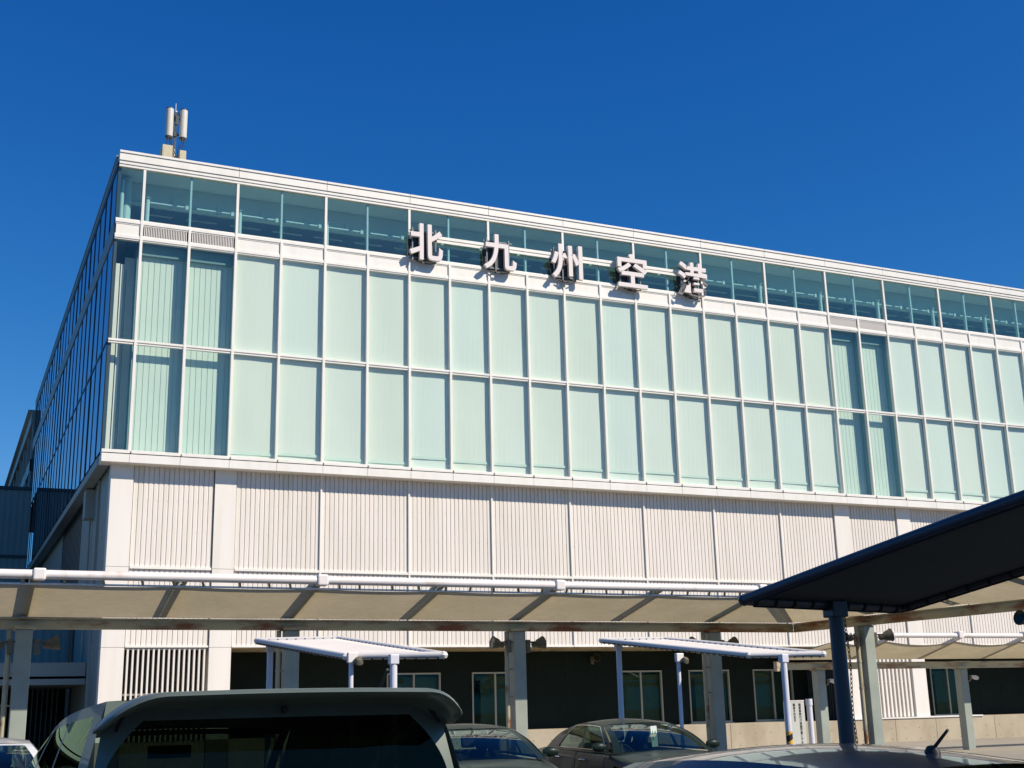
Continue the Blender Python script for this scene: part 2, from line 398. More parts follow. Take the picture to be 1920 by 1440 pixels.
# mullions
for i in range(0, 30):
    x = 1.5*i
    p = MB()
    top = Z_GT if i % 2 == 0 else Z_BT+.0
    p.box(x-.043, x+.043, -.075, .07, Z_SILL-.12, top)
    p.build('mullion', 'white', B, bevel=0.006)
    if i % 2 == 1:
        p = MB(); p.box(x-.03, x+.03, .012, .13, Z_BT+.06, Z_GT-.01); p.build('glazing_fin', 'beam', B)
# panes
for i in range(-1, 30):
    x0 = XL+.012 if i < 0 else 1.5*i+.04; x1 = 1.5*(i+1)-.04
    for (z0, z1) in ((Z_SILL-.01, Z_TR-.1), (Z_TR+.03, Z_BB-.09)):
        p = MB(); dx = random.uniform(-.004, .004)
        p.add([(x0, dx, z0), (x1, -dx, z0), (x1, -dx, z1), (x0, dx, z1)], [(0, 1, 2, 3)]); pane = p.build('window', 'glass', B)
        if i >= 0 and i not in SERV:
            q = MB(); zt = z1+.12 if z0 < 12 else z1+.15
            yb = .10+random.uniform(-.01, .01); n = 8
            drop = random.uniform(0.0, 0.05)
            zb = z0-.1
            rows = []
            for a in range(n+1):
                u = a/n; xx = x0-.01+(x1-x0+.02)*u
                rows.append([(xx, yb+.006*math.sin(u*6+i), zb), (xx, yb+.012*math.sin(u*5+i*1.3), (zb+zt)/2), (xx, yb+.004*math.sin(u*7+i), zt)])
            q.grid(rows); q.build('blind', random.choice(('blind', 'blind', 'blindb', 'blindc')), pane)
    zc = (Z_BT+.09, Z_GT+.01)
    p = MB(); dx = random.uniform(-.005, .005)
    p.add([(x0, dx, zc[0]), (x1+.04 if i % 2 == 0 else x1, -dx, zc[0]), (x1+.04 if i % 2 == 0 else x1, -dx, zc[1]), (x0-(.04 if (i % 2 == 1 and i > 0) else 0), dx, zc[1])], [(0, 1, 2, 3)])
    p.v[3] = (p.v[3][0], p.v[3][1], p.v[3][2]); p.v[0] = (p.v[3][0], p.v[0][1], p.v[0][2])
    p.build('clerestory_window', 'upglass', B)
# thick blind bottom rails
p = MB()
for i in range(2, 30):
    if i in SERV: continue
    for zb, in ((9.78+0.05*(i % 3 == 0)-.18*(i < 6),),):
        p.box(1.5*i+.05, 1.5*(i+1)-.05, .071, .079, zb, zb+.09)
p.build('blind_bottom_rails', 'inner', B)
# service bays: ribbed inner wall behind clear glass, side partitions
for b in (0, 18):
    x0, x1 = 1.5*b, 1.5*(b+2)
    p = MB(); pts = []; x = x0-.02
    while x < x1-.01:
        pts += [(x, .36), (min(x+.165, x1), .36), (min(x+.168, x1), .39), (min(x+.18, x1), .39)]; x += .18
    p.grid([[(a, c, Z_SILL-.1) for a, c in pts], [(a, c, Z_BB-.45) for a, c in pts]]); p.build('inner_ribbed_wall', 'inner', B)
    for xx in (x0+1.5, x1):
        p = MB(); p.box(xx-.02, xx+.03, .072, .35, Z_SILL-.1, Z_BB-.1); p.build('inner_partition', 'intdark', B)
    p = MB(); p.box(x0, x1, .22, .7, Z_BB-.45, Z_BB-.02); p.build('inner_lintel', 'intdark', B)
p = MB(); p.box(28.62, 28.68, .25, .34, Z_SILL, Z_BB-.5); p.box(28.74, 28.78, .25, .34, Z_SILL, Z_BB-.5); p.build('inner_pipe', 'beam', B)
# corner bay contents
p = MB(); p.box(-.05, .0, .3, 2.2, Z_SILL-.1, Z_BB-.1); p.box(-.32, -.30, .5, .6, Z_SILL-.1, Z_BB-.9); p.build('inner_partition', 'intdark', B)
p = MB(); p.box(-.66, -.54, .42, .54, Z_SILL-.1, Z_BB-.75); p.box(-.50, -.40, .46, .58, Z_SILL-.1, Z_BB-.75); p.box(-.36, -.02, .75, .8, Z_SILL-.1, Z_BB-.4)
p.build('corner_post', 'blind', B)
p = MB(); p.tube([(-.6, .55, Z_BT), (-.6, .55, Z_GT-.2)], .07, 14); p.tube([(-.42, .9, Z_BT), (-.42, .9, Z_GT)], .16, 16); p.build('interior_column', 'beam', B, smooth=True)
# backing wall behind all the blinds, floors, ceiling of the clerestory
p = MB(); p.box(-.3, XR, 2.4, 2.5, 9.2, 16.6); p.box(-.3, XR, .5, 2.4, 9.2, 9.35); p.box(-.3, XR, .2, 2.4, 16.45, 16.55); p.build('inner_back_wall', 'intdark', B)
p = MB(); p.box(XL+.1, XR, .2, 7, 16.6, 16.82); p.build('clerestory_floor', 'intfloor', B); p = MB(); p.box(XL+.1, XR, 7, 7.1, 16.6, 18.79); p.build('clerestory_back_wall', 'intdark', B)
p = MB(); p.box(XL+.05, XR, .15, 7.1, 18.80, 18.93); p.build('clerestory_ceiling', 'ceiling', B)
for i in range(0, 30, 2):
    x = 1.5*i+.22
    p = MB(); p.tube([(x, .62, 16.8), (x, .62, 18.0)], .075, 14); p.tube([(x, .62, 18.0), (x, .62, 18.06)], .12, 14)
    p.build('interior_column', 'beam', B, smooth=True)
p = MB(); p.box(XL+.2, XR, 1.3, 1.42, 18.15, 18.79); p.box(XL+.2, XR, 1.22, 1.5, 18.06, 18.1)
for k in range(0, 60):
    x = .4+.75*k
    p.box(x-.05, x+.05, 1.18, 1.29, 18.0, 18.35) if k % 2 else None
p.build('interior_beam', 'beam', B)
p = MB()
for k in range(0, 30):
    x = 1.5*k+.7; p.bar((x, 2, 18.55), (x+.5, 10, 18.3), .12, .22)
p.build('interior_joists', 'beam', B)
p = MB()
for k in range(30): p.box(1.5*k+.25, 1.5*k+1.3, 2.3, 2.36, 18.12, 18.16)
p.build('strip_lamp', 'blind', B)
for i in range(0, 30):
    p = MB(); p.box(1.5*i+.30, 1.5*i+1.40, .60, .64, 17.86, 17.90); p.build('interior_rail', 'beam', B)
    p = MB(); p.box(1.5*i+1.43, 1.5*i+1.53, .58, .66, 17.80, 17.96); p.build('rail_bracket', 'beam', B)
for (xa, xb, zt) in ((1.9, 2.8, 17.35), (28.2, 29.7, 17.3)):
    p = MB(); p.box(xa, xb, 1.4, 2.0, 16.82, zt); p.build('air_unit', 'beam', B)
p = MB(); p.box(27.2, 28.1, 1.3, 1.35, 16.82, 17.35); p.build('air_unit', 'beam', B)

# ---- side glass wall (x = XL), runs back
SM = 1.5
ns = 23
for k in range(0, ns+1):
    y = SM*k + .0
    p = MB(); p.box(XL-.022, XL+.10, y+.03, y+.085, Z_SILL-.05, Z_P1); p.build('side_mullion', 'frame', B)
for k in range(ns):
    for (z0, z1, nm) in ((Z_SILL, Z_TR, 'side_window'), (Z_TR, Z_BB, 'side_window'), (Z_BT, Z_GT+.05, 'side_window')):
        p = MB(); dy = random.uniform(-.006, .006); dz = random.uniform(-.003, .003)
        p.add([(XL+dy, SM*k, z0), (XL-dy+dz, SM*(k+1), z0), (XL-dy, SM*(k+1), z1), (XL+dy+dz, SM*k, z1)], [(0, 3, 2, 1)])
        p.build(nm, 'sideglass', B)
p = MB(); p.box(XL-.018, XL+.06, 0.1, YD, Z_TR-.05, Z_TR+.03); p.box(XL-.02, XL+.06, .1, YD, Z_GT+.03, Z_P1+.01); p.build('side_transom', 'frame', B)
p = MB(); p.box(XL-.025, XL+.06, 0.13, YD, Z_BB-.04, Z_BT+.04); p.build('side_band', 'sideclad', B)
p = MB(); p.box(.2, .3, 2.4, YD, 9.2, 16.6); p.box(.6, .7, 7.1, YD, 16.6, 18.9); p.box(XL+.1, .3, 3, YD, 9.2, 9.4); p.build('side_inner_wall', 'intdark', B)
p = MB(); p.box(XL, 40, YD-.1, YD, 9.2, 19.0); p.box(XR-.3, XR, .3, YD, 0, 19.0); p.box(-.3, XR, YD-.05, YD+.05, 0, 9.2); p.build('rear_wall', 'sideclad', B)
# further stretch of the building behind the glass box: roof edge over an open dark gallery
p = MB(); p.box(-1.0, 10, YD, 62, 17.9, 18.6); p.box(-1.2, 10, YD, 62, 18.6, 18.72)
p.build('rear_roof_edge', 'sideclad', B)
p = MB(); p.box(-.9, -.6, YD, 62, 15.2, 15.9)
for k in range(8): p.box(-.9, -.7, YD+3.6*k, YD+3.6*k+.25, 13, 17.9)
p.build('rear_gallery_rail', 'sideclad', B)
p = MB(); p.box(-.1, 10, YD, 62, 13, 17.9); p.box(-.7, 10, YD, 62, 0, 14.6); p.build('rear_gallery_wall', 'dark', B)

# ---- lower facade
def corr(x0, x1, z0, z1, y=.30, pitch=.15, axis='x', sc=True, xconst=0):
    p = MB(); pts = []; n = max(1, round((x1-x0)/pitch)); pt = (x1-x0)/n
    for k in range(n):
        a = x0+k*pt
        pts += [(a, y), (a+pt*.66, y), (a+pt*.70, y+.012), (a+pt*.90, y+.012), (a+pt*.915, y+.036), (a+pt*.995, y+.036)]
    pts.append((x1, y))
    if axis == 'x': p.grid([[(a, b, z0) for a, b in pts], [(a, b, z1) for a, b in pts]])
    else: p.grid([[(xconst+(b-y), a, z0) for a, b in pts], [(xconst+(b-y), a, z1) for a, b in pts]])
    if sc and axis == 'x':
        for zz in [z0+.12+i*(z1-z0-.3)/3 for i in range(4)]:
            for k in range(0, n, 2):
                a = x0+k*pt+pt*.8; p.box(a-.009, a+.009, y-.0, y+.013, zz-.009, zz+.009)
    return p
PIERS = [(-.47, .22), (2.66, 3.35), (26.63, 27.36), (29.73, 30.42)]
bays = [(.22, 2.66)]+[(3.35, 6.08)]+[(6.08+3*i, 9.08+3*i) for i in range(6)]+[(24.08, 26.63), (27.36, 29.73), (30.42, 33.1)]+[(33.1+3*i, 36.1+3*i) for i in range(3)]+[(42.1, 45)]
for a, b in bays:
    corr(a+.01, b-.01, Z_LED+.03, Z_FB+.1).build('cladding_panel', 'clad', B)
    corr(a+.01, b-.01, Z_CLB+.05, Z_LED-.04).build('cladding_panel', 'clad', B)
    p = MB(); p.box(a+.012, b-.012, .24, .36, Z_LED-.045, Z_LED+.035); p.build('cladding_ledge', 'white', B, bevel=.004)
    p = MB(); p.box(a+.012, b-.012, .25, .37, Z_CLB-.0, Z_CLB+.055); p.build('cladding_ledge', 'white', B, bevel=.004)
for x in [b for a, b in bays if b < 44 and not any(abs(b-q) < .05 for P in PIERS for q in P)]:
    p = MB(); p.box(x-.03, x+.024, .235, .36, Z_CLB, Z_FB+.1); p.build('joint_cover', 'white', B)
p = MB(); p.box(-.3, XR, .37, .5, Z_CLB+.02, Z_FB+.05); p.build('cladding_backing', 'gap', B)
for a, b in PIERS:
    for (z0, z1) in ((.98, 3.655), (3.665, 6.015), (6.025, Z_FB+.1)):
        p = MB(); p.box(a+.012, b-.012, .235, .7, z0, z1); p.build('pier_panel', 'panel', B, bevel=.006)
    p = MB(); p.box(a+.016, b-.016, .245, .69, .0, Z_FB+.05); p.build('pier_core', 'seam', B)
# fin grilles
def grille(x0, x1, n, y, mtl, z0, z1, back, wd=.05, bb=.12):
    o = MB(); o.box(x0, x1, y+.35, y+.4, z0, z1); root = o.build('grille', back, B)
    p = MB()
    for k in range(n):
        x = x0+(x1-x0)*(k+.5)/n; p.box(x-wd/2, x+wd/2, y, y+bb, z0, z1)
    p.box(x0, x1, y+.05, y+.14, z1-.05, z1-.01); p.box(x0, x1, y+.13, y+.16, (z0+z1)/2-.03, (z0+z1)/2+.03)
    p.build('grille_fins', mtl, root)
grille(.25, 2.63, 16, .30, 'panel', .98, Z_CLB-.01, 'gap')
grille(27.4, 29.7, 12, .30, 'panel', 1.03, Z_CLB-.01, 'gap', .09, .1)
p = MB(); p.box(26.64, 26.7, .7, RY, .9, Z_CLB); side_g = p.build('side_grille', 'gap', B); p = MB()
for k in range(14): p.box(26.56, 26.62, .78+.14*k, .83+.14*k, .95, Z_CLB-.05)
p.build('grille_fins', 'frame', side_g)
# recess
p = MB()
WINS = [(9.16, 11.1), (12.28, 14.05), (18.15, 19.95), (21.13, 22.95), (24.05, 25.9), (32.9, 34.75)]
def wall_with_holes(x0, x1, z0, z1, holes, y0, y1):
    x = x0
    for a, b, c, d in holes:
        p.box(x, a, y0, y1, z0, z1); p.box(a, b, y0, y1, z0, c); p.box(a, b, y0, y1, d, z1); x = b
    p.box(x, x1, y0, y1, z0, z1)
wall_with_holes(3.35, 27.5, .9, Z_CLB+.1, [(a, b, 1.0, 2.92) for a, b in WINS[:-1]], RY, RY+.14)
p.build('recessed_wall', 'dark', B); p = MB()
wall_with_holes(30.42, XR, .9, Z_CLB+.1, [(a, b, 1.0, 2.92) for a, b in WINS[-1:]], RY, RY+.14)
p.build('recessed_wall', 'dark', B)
p = MB()
for k in range(34):
    x = 3.8+1.22*k
    if 27 < x < 30.4 or any(a-.05 < x < b+.05 for a, b in WINS): continue
    p = MB(); p.box(x-.006, x+.006, RY-.008, RY+.001, 1.0, Z_CLB); p.build('panel_joint', 'gap', B)
p = MB(); p.box(3.35, 26.63, .37, RY, Z_CLB-.02, Z_CLB+.06); p.build('recess_soffit', 'pipe', B); p = MB(); p.box(30.42, XR, .38, RY, Z_CLB-.02, Z_CLB+.06); p.build('recess_soffit', 'pipe', B)
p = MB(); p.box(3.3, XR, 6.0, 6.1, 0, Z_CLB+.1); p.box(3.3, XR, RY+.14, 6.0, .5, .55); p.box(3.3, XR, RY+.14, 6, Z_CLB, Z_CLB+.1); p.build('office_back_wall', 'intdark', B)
for n_, (a, b) in enumerate(WINS):
    z0, z1 = 1.0, 2.92
    fr = MB(); t_ = .045
    fr.box(a, b, RY-.04, RY+.09, z1-t_, z1+.01); fr.box(a, b, RY-.04, RY+.09, z0-.01, z0+t_); fr.box(a, a+t_, RY-.04, RY+.09, z0+t_, z1-t_); fr.box(b-t_, b, RY-.04, RY+.09, z0+t_, z1-t_)
    m_ = (a+b)/2; fr.box(m_-.03, m_+.03, RY-.025, RY+.08, z0+t_, z1-t_); fr.box(a-.06, b+.06, RY-.1, RY+.08, z0-.06, z0-.012)
    root = fr.build('office_window', 'winframe', B)
    for (c, d, yy) in ((a+t_, m_-.03, RY+.02), (m_+.03, b-t_, RY+.05)):
        q = MB(); q.add([(c, yy, z0+t_), (d, yy, z0+t_), (d, yy, z1-t_), (c, yy, z1-t_)], [(0, 1, 2, 3)]); q.build('pane', 'winglass', root)
    q = MB(); q.box(a+.1+.3*(n_ % 2), b-.05, RY+.2, RY+.24, z0, z1-.15); q.box(a+.15, m_-.12, RY+.17, RY+.19, z1-.27, z1-.12); q.box(m_+.1, b-.3, RY+.17, RY+.19, z1-.27, z1-.12); q.build('inner_shade', 'shade', root)
# concrete plinth
p = MB(); x = 3.35
for x1 in (6.2, 9.2, 12.2, 15.2, 18.2, 21.2, 23.9, 26.62):
    p.box(x+.006, x1-.006, .27, RY, 0, .955); x = x1
x = 26.63
for x1 in (28.6, 30.6, 33.6, 36.6, 39.6, 42.6, 45): p.box(x+.006, x1-.006, .18, RY, 0, .965); x = x1
p.box(.22, 2.66, .28, .8, 0, .96); p.build('concrete_plinth', 'concrete', B, bevel=.01)
p = MB()
for k in range(60):
    x = 3.9+.68*k
    y = .272 if x < 26.62 else .182
    for z in (.22, .62): p.tube([(x, y-.004, z), (x, y+.01, z)], .017, 8)
p.build('form_tie_holes', 'gap', B)
p = MB(); p.box(26.63, 33.0, .14, .8, .966, 1.02); p.build('plinth_coping', 'louver', B)
# side lower wall
YS = [0.7, 1.9, 3.1, 4.6]
for a, b in ((.71, 1.9), (1.91, 3.1), (3.11, 4.9), (4.91, 6.7), (6.71, 8.5)):
    p = MB(); p.box(-.42, -.2, a+.01, b-.01, .0, Z_FB+.05); p.build('side_wall_panel', 'sideclad', B)
corr(8.5, 16.5, 0, Z_FB+.05, pitch=.5, axis='y', xconst=-.35).build('side_wall_grille', 'frame', B)
p = MB(); p.box(-.38, -.2, 16.5, 30, 0, Z_FB+.05); p.build('side_wall_panel', 'sideclad', B)
p = MB(); p.box(-.72, -.42, 4.6, 5.3, 8.1, 9.05); p.tube([(-.5, 5, 8.1), (-.5, 5, 3.0)], .035, 8); p.box(-.5, -.42, 3.1, 3.25, 0, 9.1); p.build('wall_duct', 'sideclad', B)
# porch beam on the left
p = MB(); p.box(-14, -.45, 4.0, 9.9, 2.98, 3.40); p.box(-14, -.45, 3.9, 9.9, 2.72, 2.9); p.build('porch_roof', 'sideclad', B)
corr(-14, -.45, 3.42, 5.9, y=10.0, pitch=.28).build('porch_cladding', 'sideclad', B)
p = MB(); p.box(-14, -.45, 10.05, 10.15, 0, 5.9); p.build('porch_back_wall', 'dark', B)
p = MB()
for k in range(14): p.box(-3.0+.16*k, -2.96+.16*k, 8.0, 8.06, 0.1, 2.72)
p.box(-3.6, -3.1, 7.9, 8.0, .1, 2.4); p.build('porch_slats', 'frame', B)

# ---- wing on the far left
W = thing('wing_building', 'shaded grey ribbed low wing meeting the glass box at far left', 'building', (-10, 35, 0))
corr(-22, -.95, 9.9, 13.25, y=30, pitch=.3, sc=False).build('wall', 'sideclad', W)
corr(-22, -.95, 0, 9.75, y=30, pitch=.3, sc=False).build('wall', 'sideclad', W)
p = MB(); p.box(-22, -.95, 29.9, 30.1, 9.76, 9.88); p.box(-22, -.95, 29.92, 30.3, 13.26, 13.42); p.build('ledge', 'frame', W)
p = MB(); p.box(-22, -.95, 30.1, 44, 13.0, 13.25); p.box(-22, -.95, 30.15, 30.3, 0, 13); p.box(-22, -21.8, 30.3, 44, 0, 13); p.build('roof', 'sideclad', W)

# ------------------------------------------------------------------ sign letters
LT = [('北', 8.90, 10.13, 'leftmost'), ('九', 11.69, 12.96, 'second from the left'), ('州', 14.36, 15.64, 'middle'), ('空', 17.11, 18.38, 'fourth from the left'), ('港', 19.75, 21.09, 'rightmost')]
LZ0, LZ1, LY = 16.77, 18.10, -.31
for ch, x0, x1, pos in LT:
    t = thing('sign_letter', f'pinkish white raised character {ch}, {pos} of the five on the glass front', 'sign letter', ((x0+x1)/2, LY, LZ0), 'raised characters on the terminal front')
    def TT(b, x0=x0, x1=x1):
        sx = (x1-x0)/(b[1]-b[0]); sz = (LZ1-LZ0)/(b[3]-b[2])
        return Matrix(((sx, 0, 0, x0-b[0]*sx), (0, 0, -1, LY), (0, sz, 0, LZ0-b[2]*sz), (0, 0, 0, 1)))
    text_mesh(ch, 1.0, .13, .021, 'letter', 'face', t, TT)
    c = (x0+x1)/2; p = MB(); y = LY+.09
    for xx in (c-.46, c-.12, c+.40): p.box(xx-.022, xx+.022, y-.012, y+.03, LZ0-.02, LZ1-.12)
    for zz in (LZ0+.10, LZ1-.22): p.box(x0+.06, x1-.08, y+.031, y+.06, zz-.025, zz+.025)
    p.build('carrier_frame', 'letterframe', t)
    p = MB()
    p.box(c-.40, c+.34, y+.062, y+.09, LZ0+.04, LZ1-.24); p.box(c-.58, c-.39, y+.10, y+.15, LZ0+.2, LZ1-.42)  # dark boxes standing in for the letter's reflection in the glass behind
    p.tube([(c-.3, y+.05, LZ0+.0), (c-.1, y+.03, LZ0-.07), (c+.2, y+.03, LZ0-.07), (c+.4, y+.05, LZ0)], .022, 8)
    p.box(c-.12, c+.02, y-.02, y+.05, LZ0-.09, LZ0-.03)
    p.build('power_box_and_reflection', 'letterback', t)
p = MB(); p.box(8.95, 21.2, -.15, -.11, 17.69, 17.80); p.box(8.95, 21.2, -.13, -.10, 17.57, 17.67); p.build('letter_rail', 'white', B, bevel=.004)

# ------------------------------------------------------------------ roof antenna
A = thing('cell_antenna', 'two white cylindrical antennas on a short mast above the roof corner', 'antenna', (1.25, 2.2, 19.1))
p = MB(); p.tube([(1.22, 2.25, 19.0), (1.22, 2.25, 22.1)], .045, 10); p.build('mast', 'radome', A, smooth=True)
for xx, z0, z1 in ((.99, 20.98, 22.06), (1.46, 21.0, 22.08)):
    T = Matrix.Translation((xx, 2.05, 0))
    p = MB(); p.lathe([(0, z0), (.125, z0), (.13, z0+.03), (.13, z1-.02), (.11, z1), (0, z1)], T, 20); o = p.build('panel_antenna', 'radome', A, smooth=True)
    p = MB(); p.lathe([(.133, z1-.03), (.133, z1+.005), (0, z1+.02)], T, 20); p.build('end_cap', 'frame', o, smooth=True); p = MB(); p.lathe([(0, z0-.05), (.12, z0-.05), (.132, z0-.01), (.132, z0+.02)], T, 20); p.build('end_cap', 'frame', o, smooth=True)
p = MB()
for zz in (21.15, 21.75, 21.9): p.bar((1.0, 2.15, zz), (1.45, 2.15, zz), .05, .06); p.box(1.16, 1.28, 2.1, 2.3, zz-.06, zz+.1)
p.box(1.19, 1.30, 2.02, 2.14, 21.5, 21.85); p.build('bracket', 'frame', A)
p = MB(); p.tube([(1.2, 2.2, 22.05), (1.2, 2.2, 22.36)], .014, 8); p.build('lightning_rod', 'radome', A)
p = MB()
for a, b in ((.93, .95), (1.02, 1.12), (1.07, 1.2), (1.42, 1.2), (1.5, 1.3)):
    p.tube([(a, 2.0, 21.0), (a, 2.0, 20.8), ((a+b)/2, 2.0, 20.55), (b+.1, 1.98, 20.2), (b+.25, 1.95, 19.9), (b+.5, 1.8, 19.3)], .016, 6)
p.build('cable', 'black', A, smooth=True)
for nm, (xa, xb, ya, yb, zt), lb in (('equipment_cabinet', (.78, 1.12, 1.9, 2.5, 20.62), 'taller cream cabinet on the roof under the left antenna'), ('equipment_cabinet', (1.36, 1.58, 1.9, 2.4, 20.5), 'narrow cream cabinet on the roof under the right antenna')):
    t = thing(nm, lb, 'cabinet', ((xa+xb)/2, (ya+yb)/2, 19.1), 'cabinets under the roof antenna')
    p = MB(); p.box(xa, xb, ya, yb, 19.1, zt); p.build('body', 'cabinet', t, bevel=.01)
    p = MB(); p.box(xa-.006, xa-.001, ya+.15, ya+.4, zt-.35, zt-.12); p.box(xa+.05, xb-.05, ya-.006, ya-.001, 19.3, zt-.1); p.build('door', 'cabinet', t)

# ------------------------------------------------------------------ floodlight prototype
def mk_flood(name='floodlight'):
    t = thing(name, '', 'floodlight', (0, 0, 0))
    # arm along +x from the column, lamp head opening down and out
    T = Matrix.Translation((.34, 0, .0)) @ Matrix.Rotation(R(78), 4, 'Y')
    p = MB(); p.lathe([(0, -.13), (.05, -.13), (.07, -.10), (.075, -.02), (.11, .03), (.145, .16), (.155, .165), (.155, .19), (.14, .19)], T, 20)
    o = p.build('housing', 'lamp', t, smooth=True)
    p = MB(); p.lathe([(.14, .178), (0, .180)], T, 20); p.build('lens', 'lens', o)
    p = MB(); p.bar((0, 0, .05), (.24, 0, .05), .03, .03); p.bar((.22, -.08, .05), (.42, -.17, 0), .015, .03); p.bar((.22, .08, .05), (.42, .17, 0), .015, .03); p.bar((.22, -.09, .05), (.22, .09, .05), .03, .02); p.build('bracket', 'lamp', t)
    p = MB(); p.box(.04, .15, -.06, .06, -.2, .1); p.build('ballast_box', 'lamp', t, bevel=.01)
    return t
flood0 = mk_flood(); used = [False]
def flood(x, y, z, rz, label, group='floodlights on the walkway columns', tilt=0, sc=1.0):
    o = flood0 if not used[0] else dup(flood0)
    used[0] = True
    o.location = (x, y, z); o.rotation_euler = (0, tilt, rz); o['label'] = label; o['group'] = group; o.scale = (sc, sc, sc)
    return o

# ------------------------------------------------------------------ walkway canopy (front one)
CAN = thing('walkway_canopy', 'long beige membrane walkway roof on grey columns with white top tube, in front of cladding', 'canopy', (5, -12, 0))
YC = -12.0; ZB = 3.47
cols1 = [(-8.57, YC), (-3.29, YC), (2.0, YC), (7.27, YC), (12.55, YC)]
KX = 15.02
cols2 = [(15.2, -14.5), (15.58, -19.9)]
sd = Vector((15.58-15.2, -19.9+14.5, 0)).normalized()       # direction of second arm
E2 = Vector((KX, YC, 0))+sd*12
def column(pa, x, y, zt, w_=.15, pipes=True, mt='post', rot=0):
    p = MB(); T = Matrix.Translation((x, y, 0)) @ Matrix.Rotation(rot, 4, 'Z')
    p.box(-w_, w_, -w_, w_, .1, zt, T); o = p.build('column', mt, pa, bevel=.012)
    p = MB(); p.box(-w_-.05, w_+.05, -w_-.04, w_+.04, zt+.0, zt+.06, T); p.box(-w_-.16, w_+.16, -w_-.02, w_+.02, zt+.2, zt+.225, T)
    p.build('cap_plate', 'steel', o)
    if pipes:
        p = MB(); p.tube([T @ Vector((-w_-.11, .0, .1)), T @ Vector((-w_-.11, 0, zt))], .052, 12)
        for z in (1.9, 2.5, zt-.25, .6): p.box(-w_-.12, -w_, -.02, .02, z, z+.03, T); p.tube([T @ Vector((-w_-.11, 0, z)), T @ Vector((-w_-.11, 0, z+.05))], .06, 12)
        p.build('drain_pipe', 'pipe', pa, smooth=True)
for x, y in cols1: column(CAN, x, y, ZB-.12)
for x, y in cols2: column(CAN, x, y, ZB-.12, rot=math.atan2(sd.y, sd.x)+R(90))
def ibeam(p, a, b, h=.2, w_=.14):
    p.bar(a, b, .012, h-.03); a = Vector(a); b = Vector(b); u = Vector((0, 0, h/2))
    p.bar(a+u, b+u, w_, .02); p.bar(a-u, b-u, w_, .02)
p = MB(); ibeam(p, (-14, YC, ZB), (KX, YC, ZB)); p.build('beam', 'steel', CAN)
p = MB(); ibeam(p, (KX, YC-.02, ZB-.003), (E2.x, E2.y, ZB-.003)); p.build('beam', 'steel', CAN)
# cross-section as function of t (0 at columns .. 2.0 edge), normal towards the camera side
TW, RISE, SLp = 2.0, .20, .215
TO = .10
nrm1 = Vector((0, -1, 0)); nrm2 = Vector((-abs(sd.y), -abs(sd.x), 0)).normalized()
def zc(t): return 3.60+SLp*t
def miter(t):        # point on the mitre line at offset t
    A0 = Vector((KX, YC, 0))+nrm1*t; A1 = Vector((KX, YC, 0))+nrm2*t
    # intersect A0 + a*(1,0,0) with A1 + b*sd
    b_ = (A0.y-A1.y)/sd.y
    return Vector((A1.x+sd.x*b_, A0.y, 0))
def mem(p, P0, P1, f, sag=.05, n=12, m_=6):     # P0(t), P1(t) give end points of a panel strip
    rows = []
    for i in range(n+1):
        u = i/n; row = []
        for j in range(m_+1):
            t = TW*j/m_; q = P0(t).lerp(P1(t), u); s_ = sag*math.sin(math.pi*u)*(.35+.65*j/m_)
            row.append((q.x, q.y, f(t)-s_))
        rows.append(row)
    p.grid(rows)
ribs1 = []
x = -13.86
while x < 13.5: ribs1.append(x); x += 2.6425
for i, x in enumerate(ribs1):
    x1 = ribs1[i+1] if i+1 < len(ribs1) else None
    p = MB()
    if x1: mem(p, lambda t, x=x: Vector((x, YC-t, 0)), lambda t, x=x1: Vector((x, YC-t, 0)), zc, .02)
    else: mem(p, lambda t, x=x: Vector((x, YC-t, 0)), lambda t: miter(t), zc, .02)
    p.build('membrane_panel', 'membrane', CAN, smooth=True, ang=80)
ys2 = [0, 2.9, 5.5, 8.1, 10.7]
def P2(s_): return lambda t: Vector((KX, YC, 0))+sd*s_+nrm2*t
for a, b in zip(ys2[:-1], ys2[1:]):
    p = MB()
    mem(p, (miter if a == 0 else P2(a)), P2(b), zc, .07)
    p.build('membrane_panel', 'membrane', CAN, smooth=True, ang=80)
# ribs (above the membrane) : solid at columns, laced in between
def rib(pt, solid):
    p = MB()
    a = pt(0); b = pt(TW+TO); up = .11
    A_ = Vector((a.x, a.y, zc(0)+up)); B_ = Vector((b.x, b.y, zc(TW)+up+.06))
    if solid: p.bar(A_, B_, .16, .14)
    else:
        side = (B_-A_).cross(Vector((0, 0, 1))).normalized()*.075
        for s_ in (-1, 1): p.bar(A_+side*s_, B_+side*s_, .05, .08)
        for k in range(13):
            c = A_.lerp(B_, (k+.5)/13); p.bar(c-side, c+side, .06, .04)
    p.build('rib', 'post', CAN)
for i, x in enumerate(ribs1):
    rib(lambda t, x=x: Vector((x, YC-t, 0)), any(abs(x-c[0]) < .4 for c in cols1))
rib(lambda t: miter(t), False)
for i, s_ in enumerate(ys2[1:]): rib(P2(s_), i % 2 == 0)
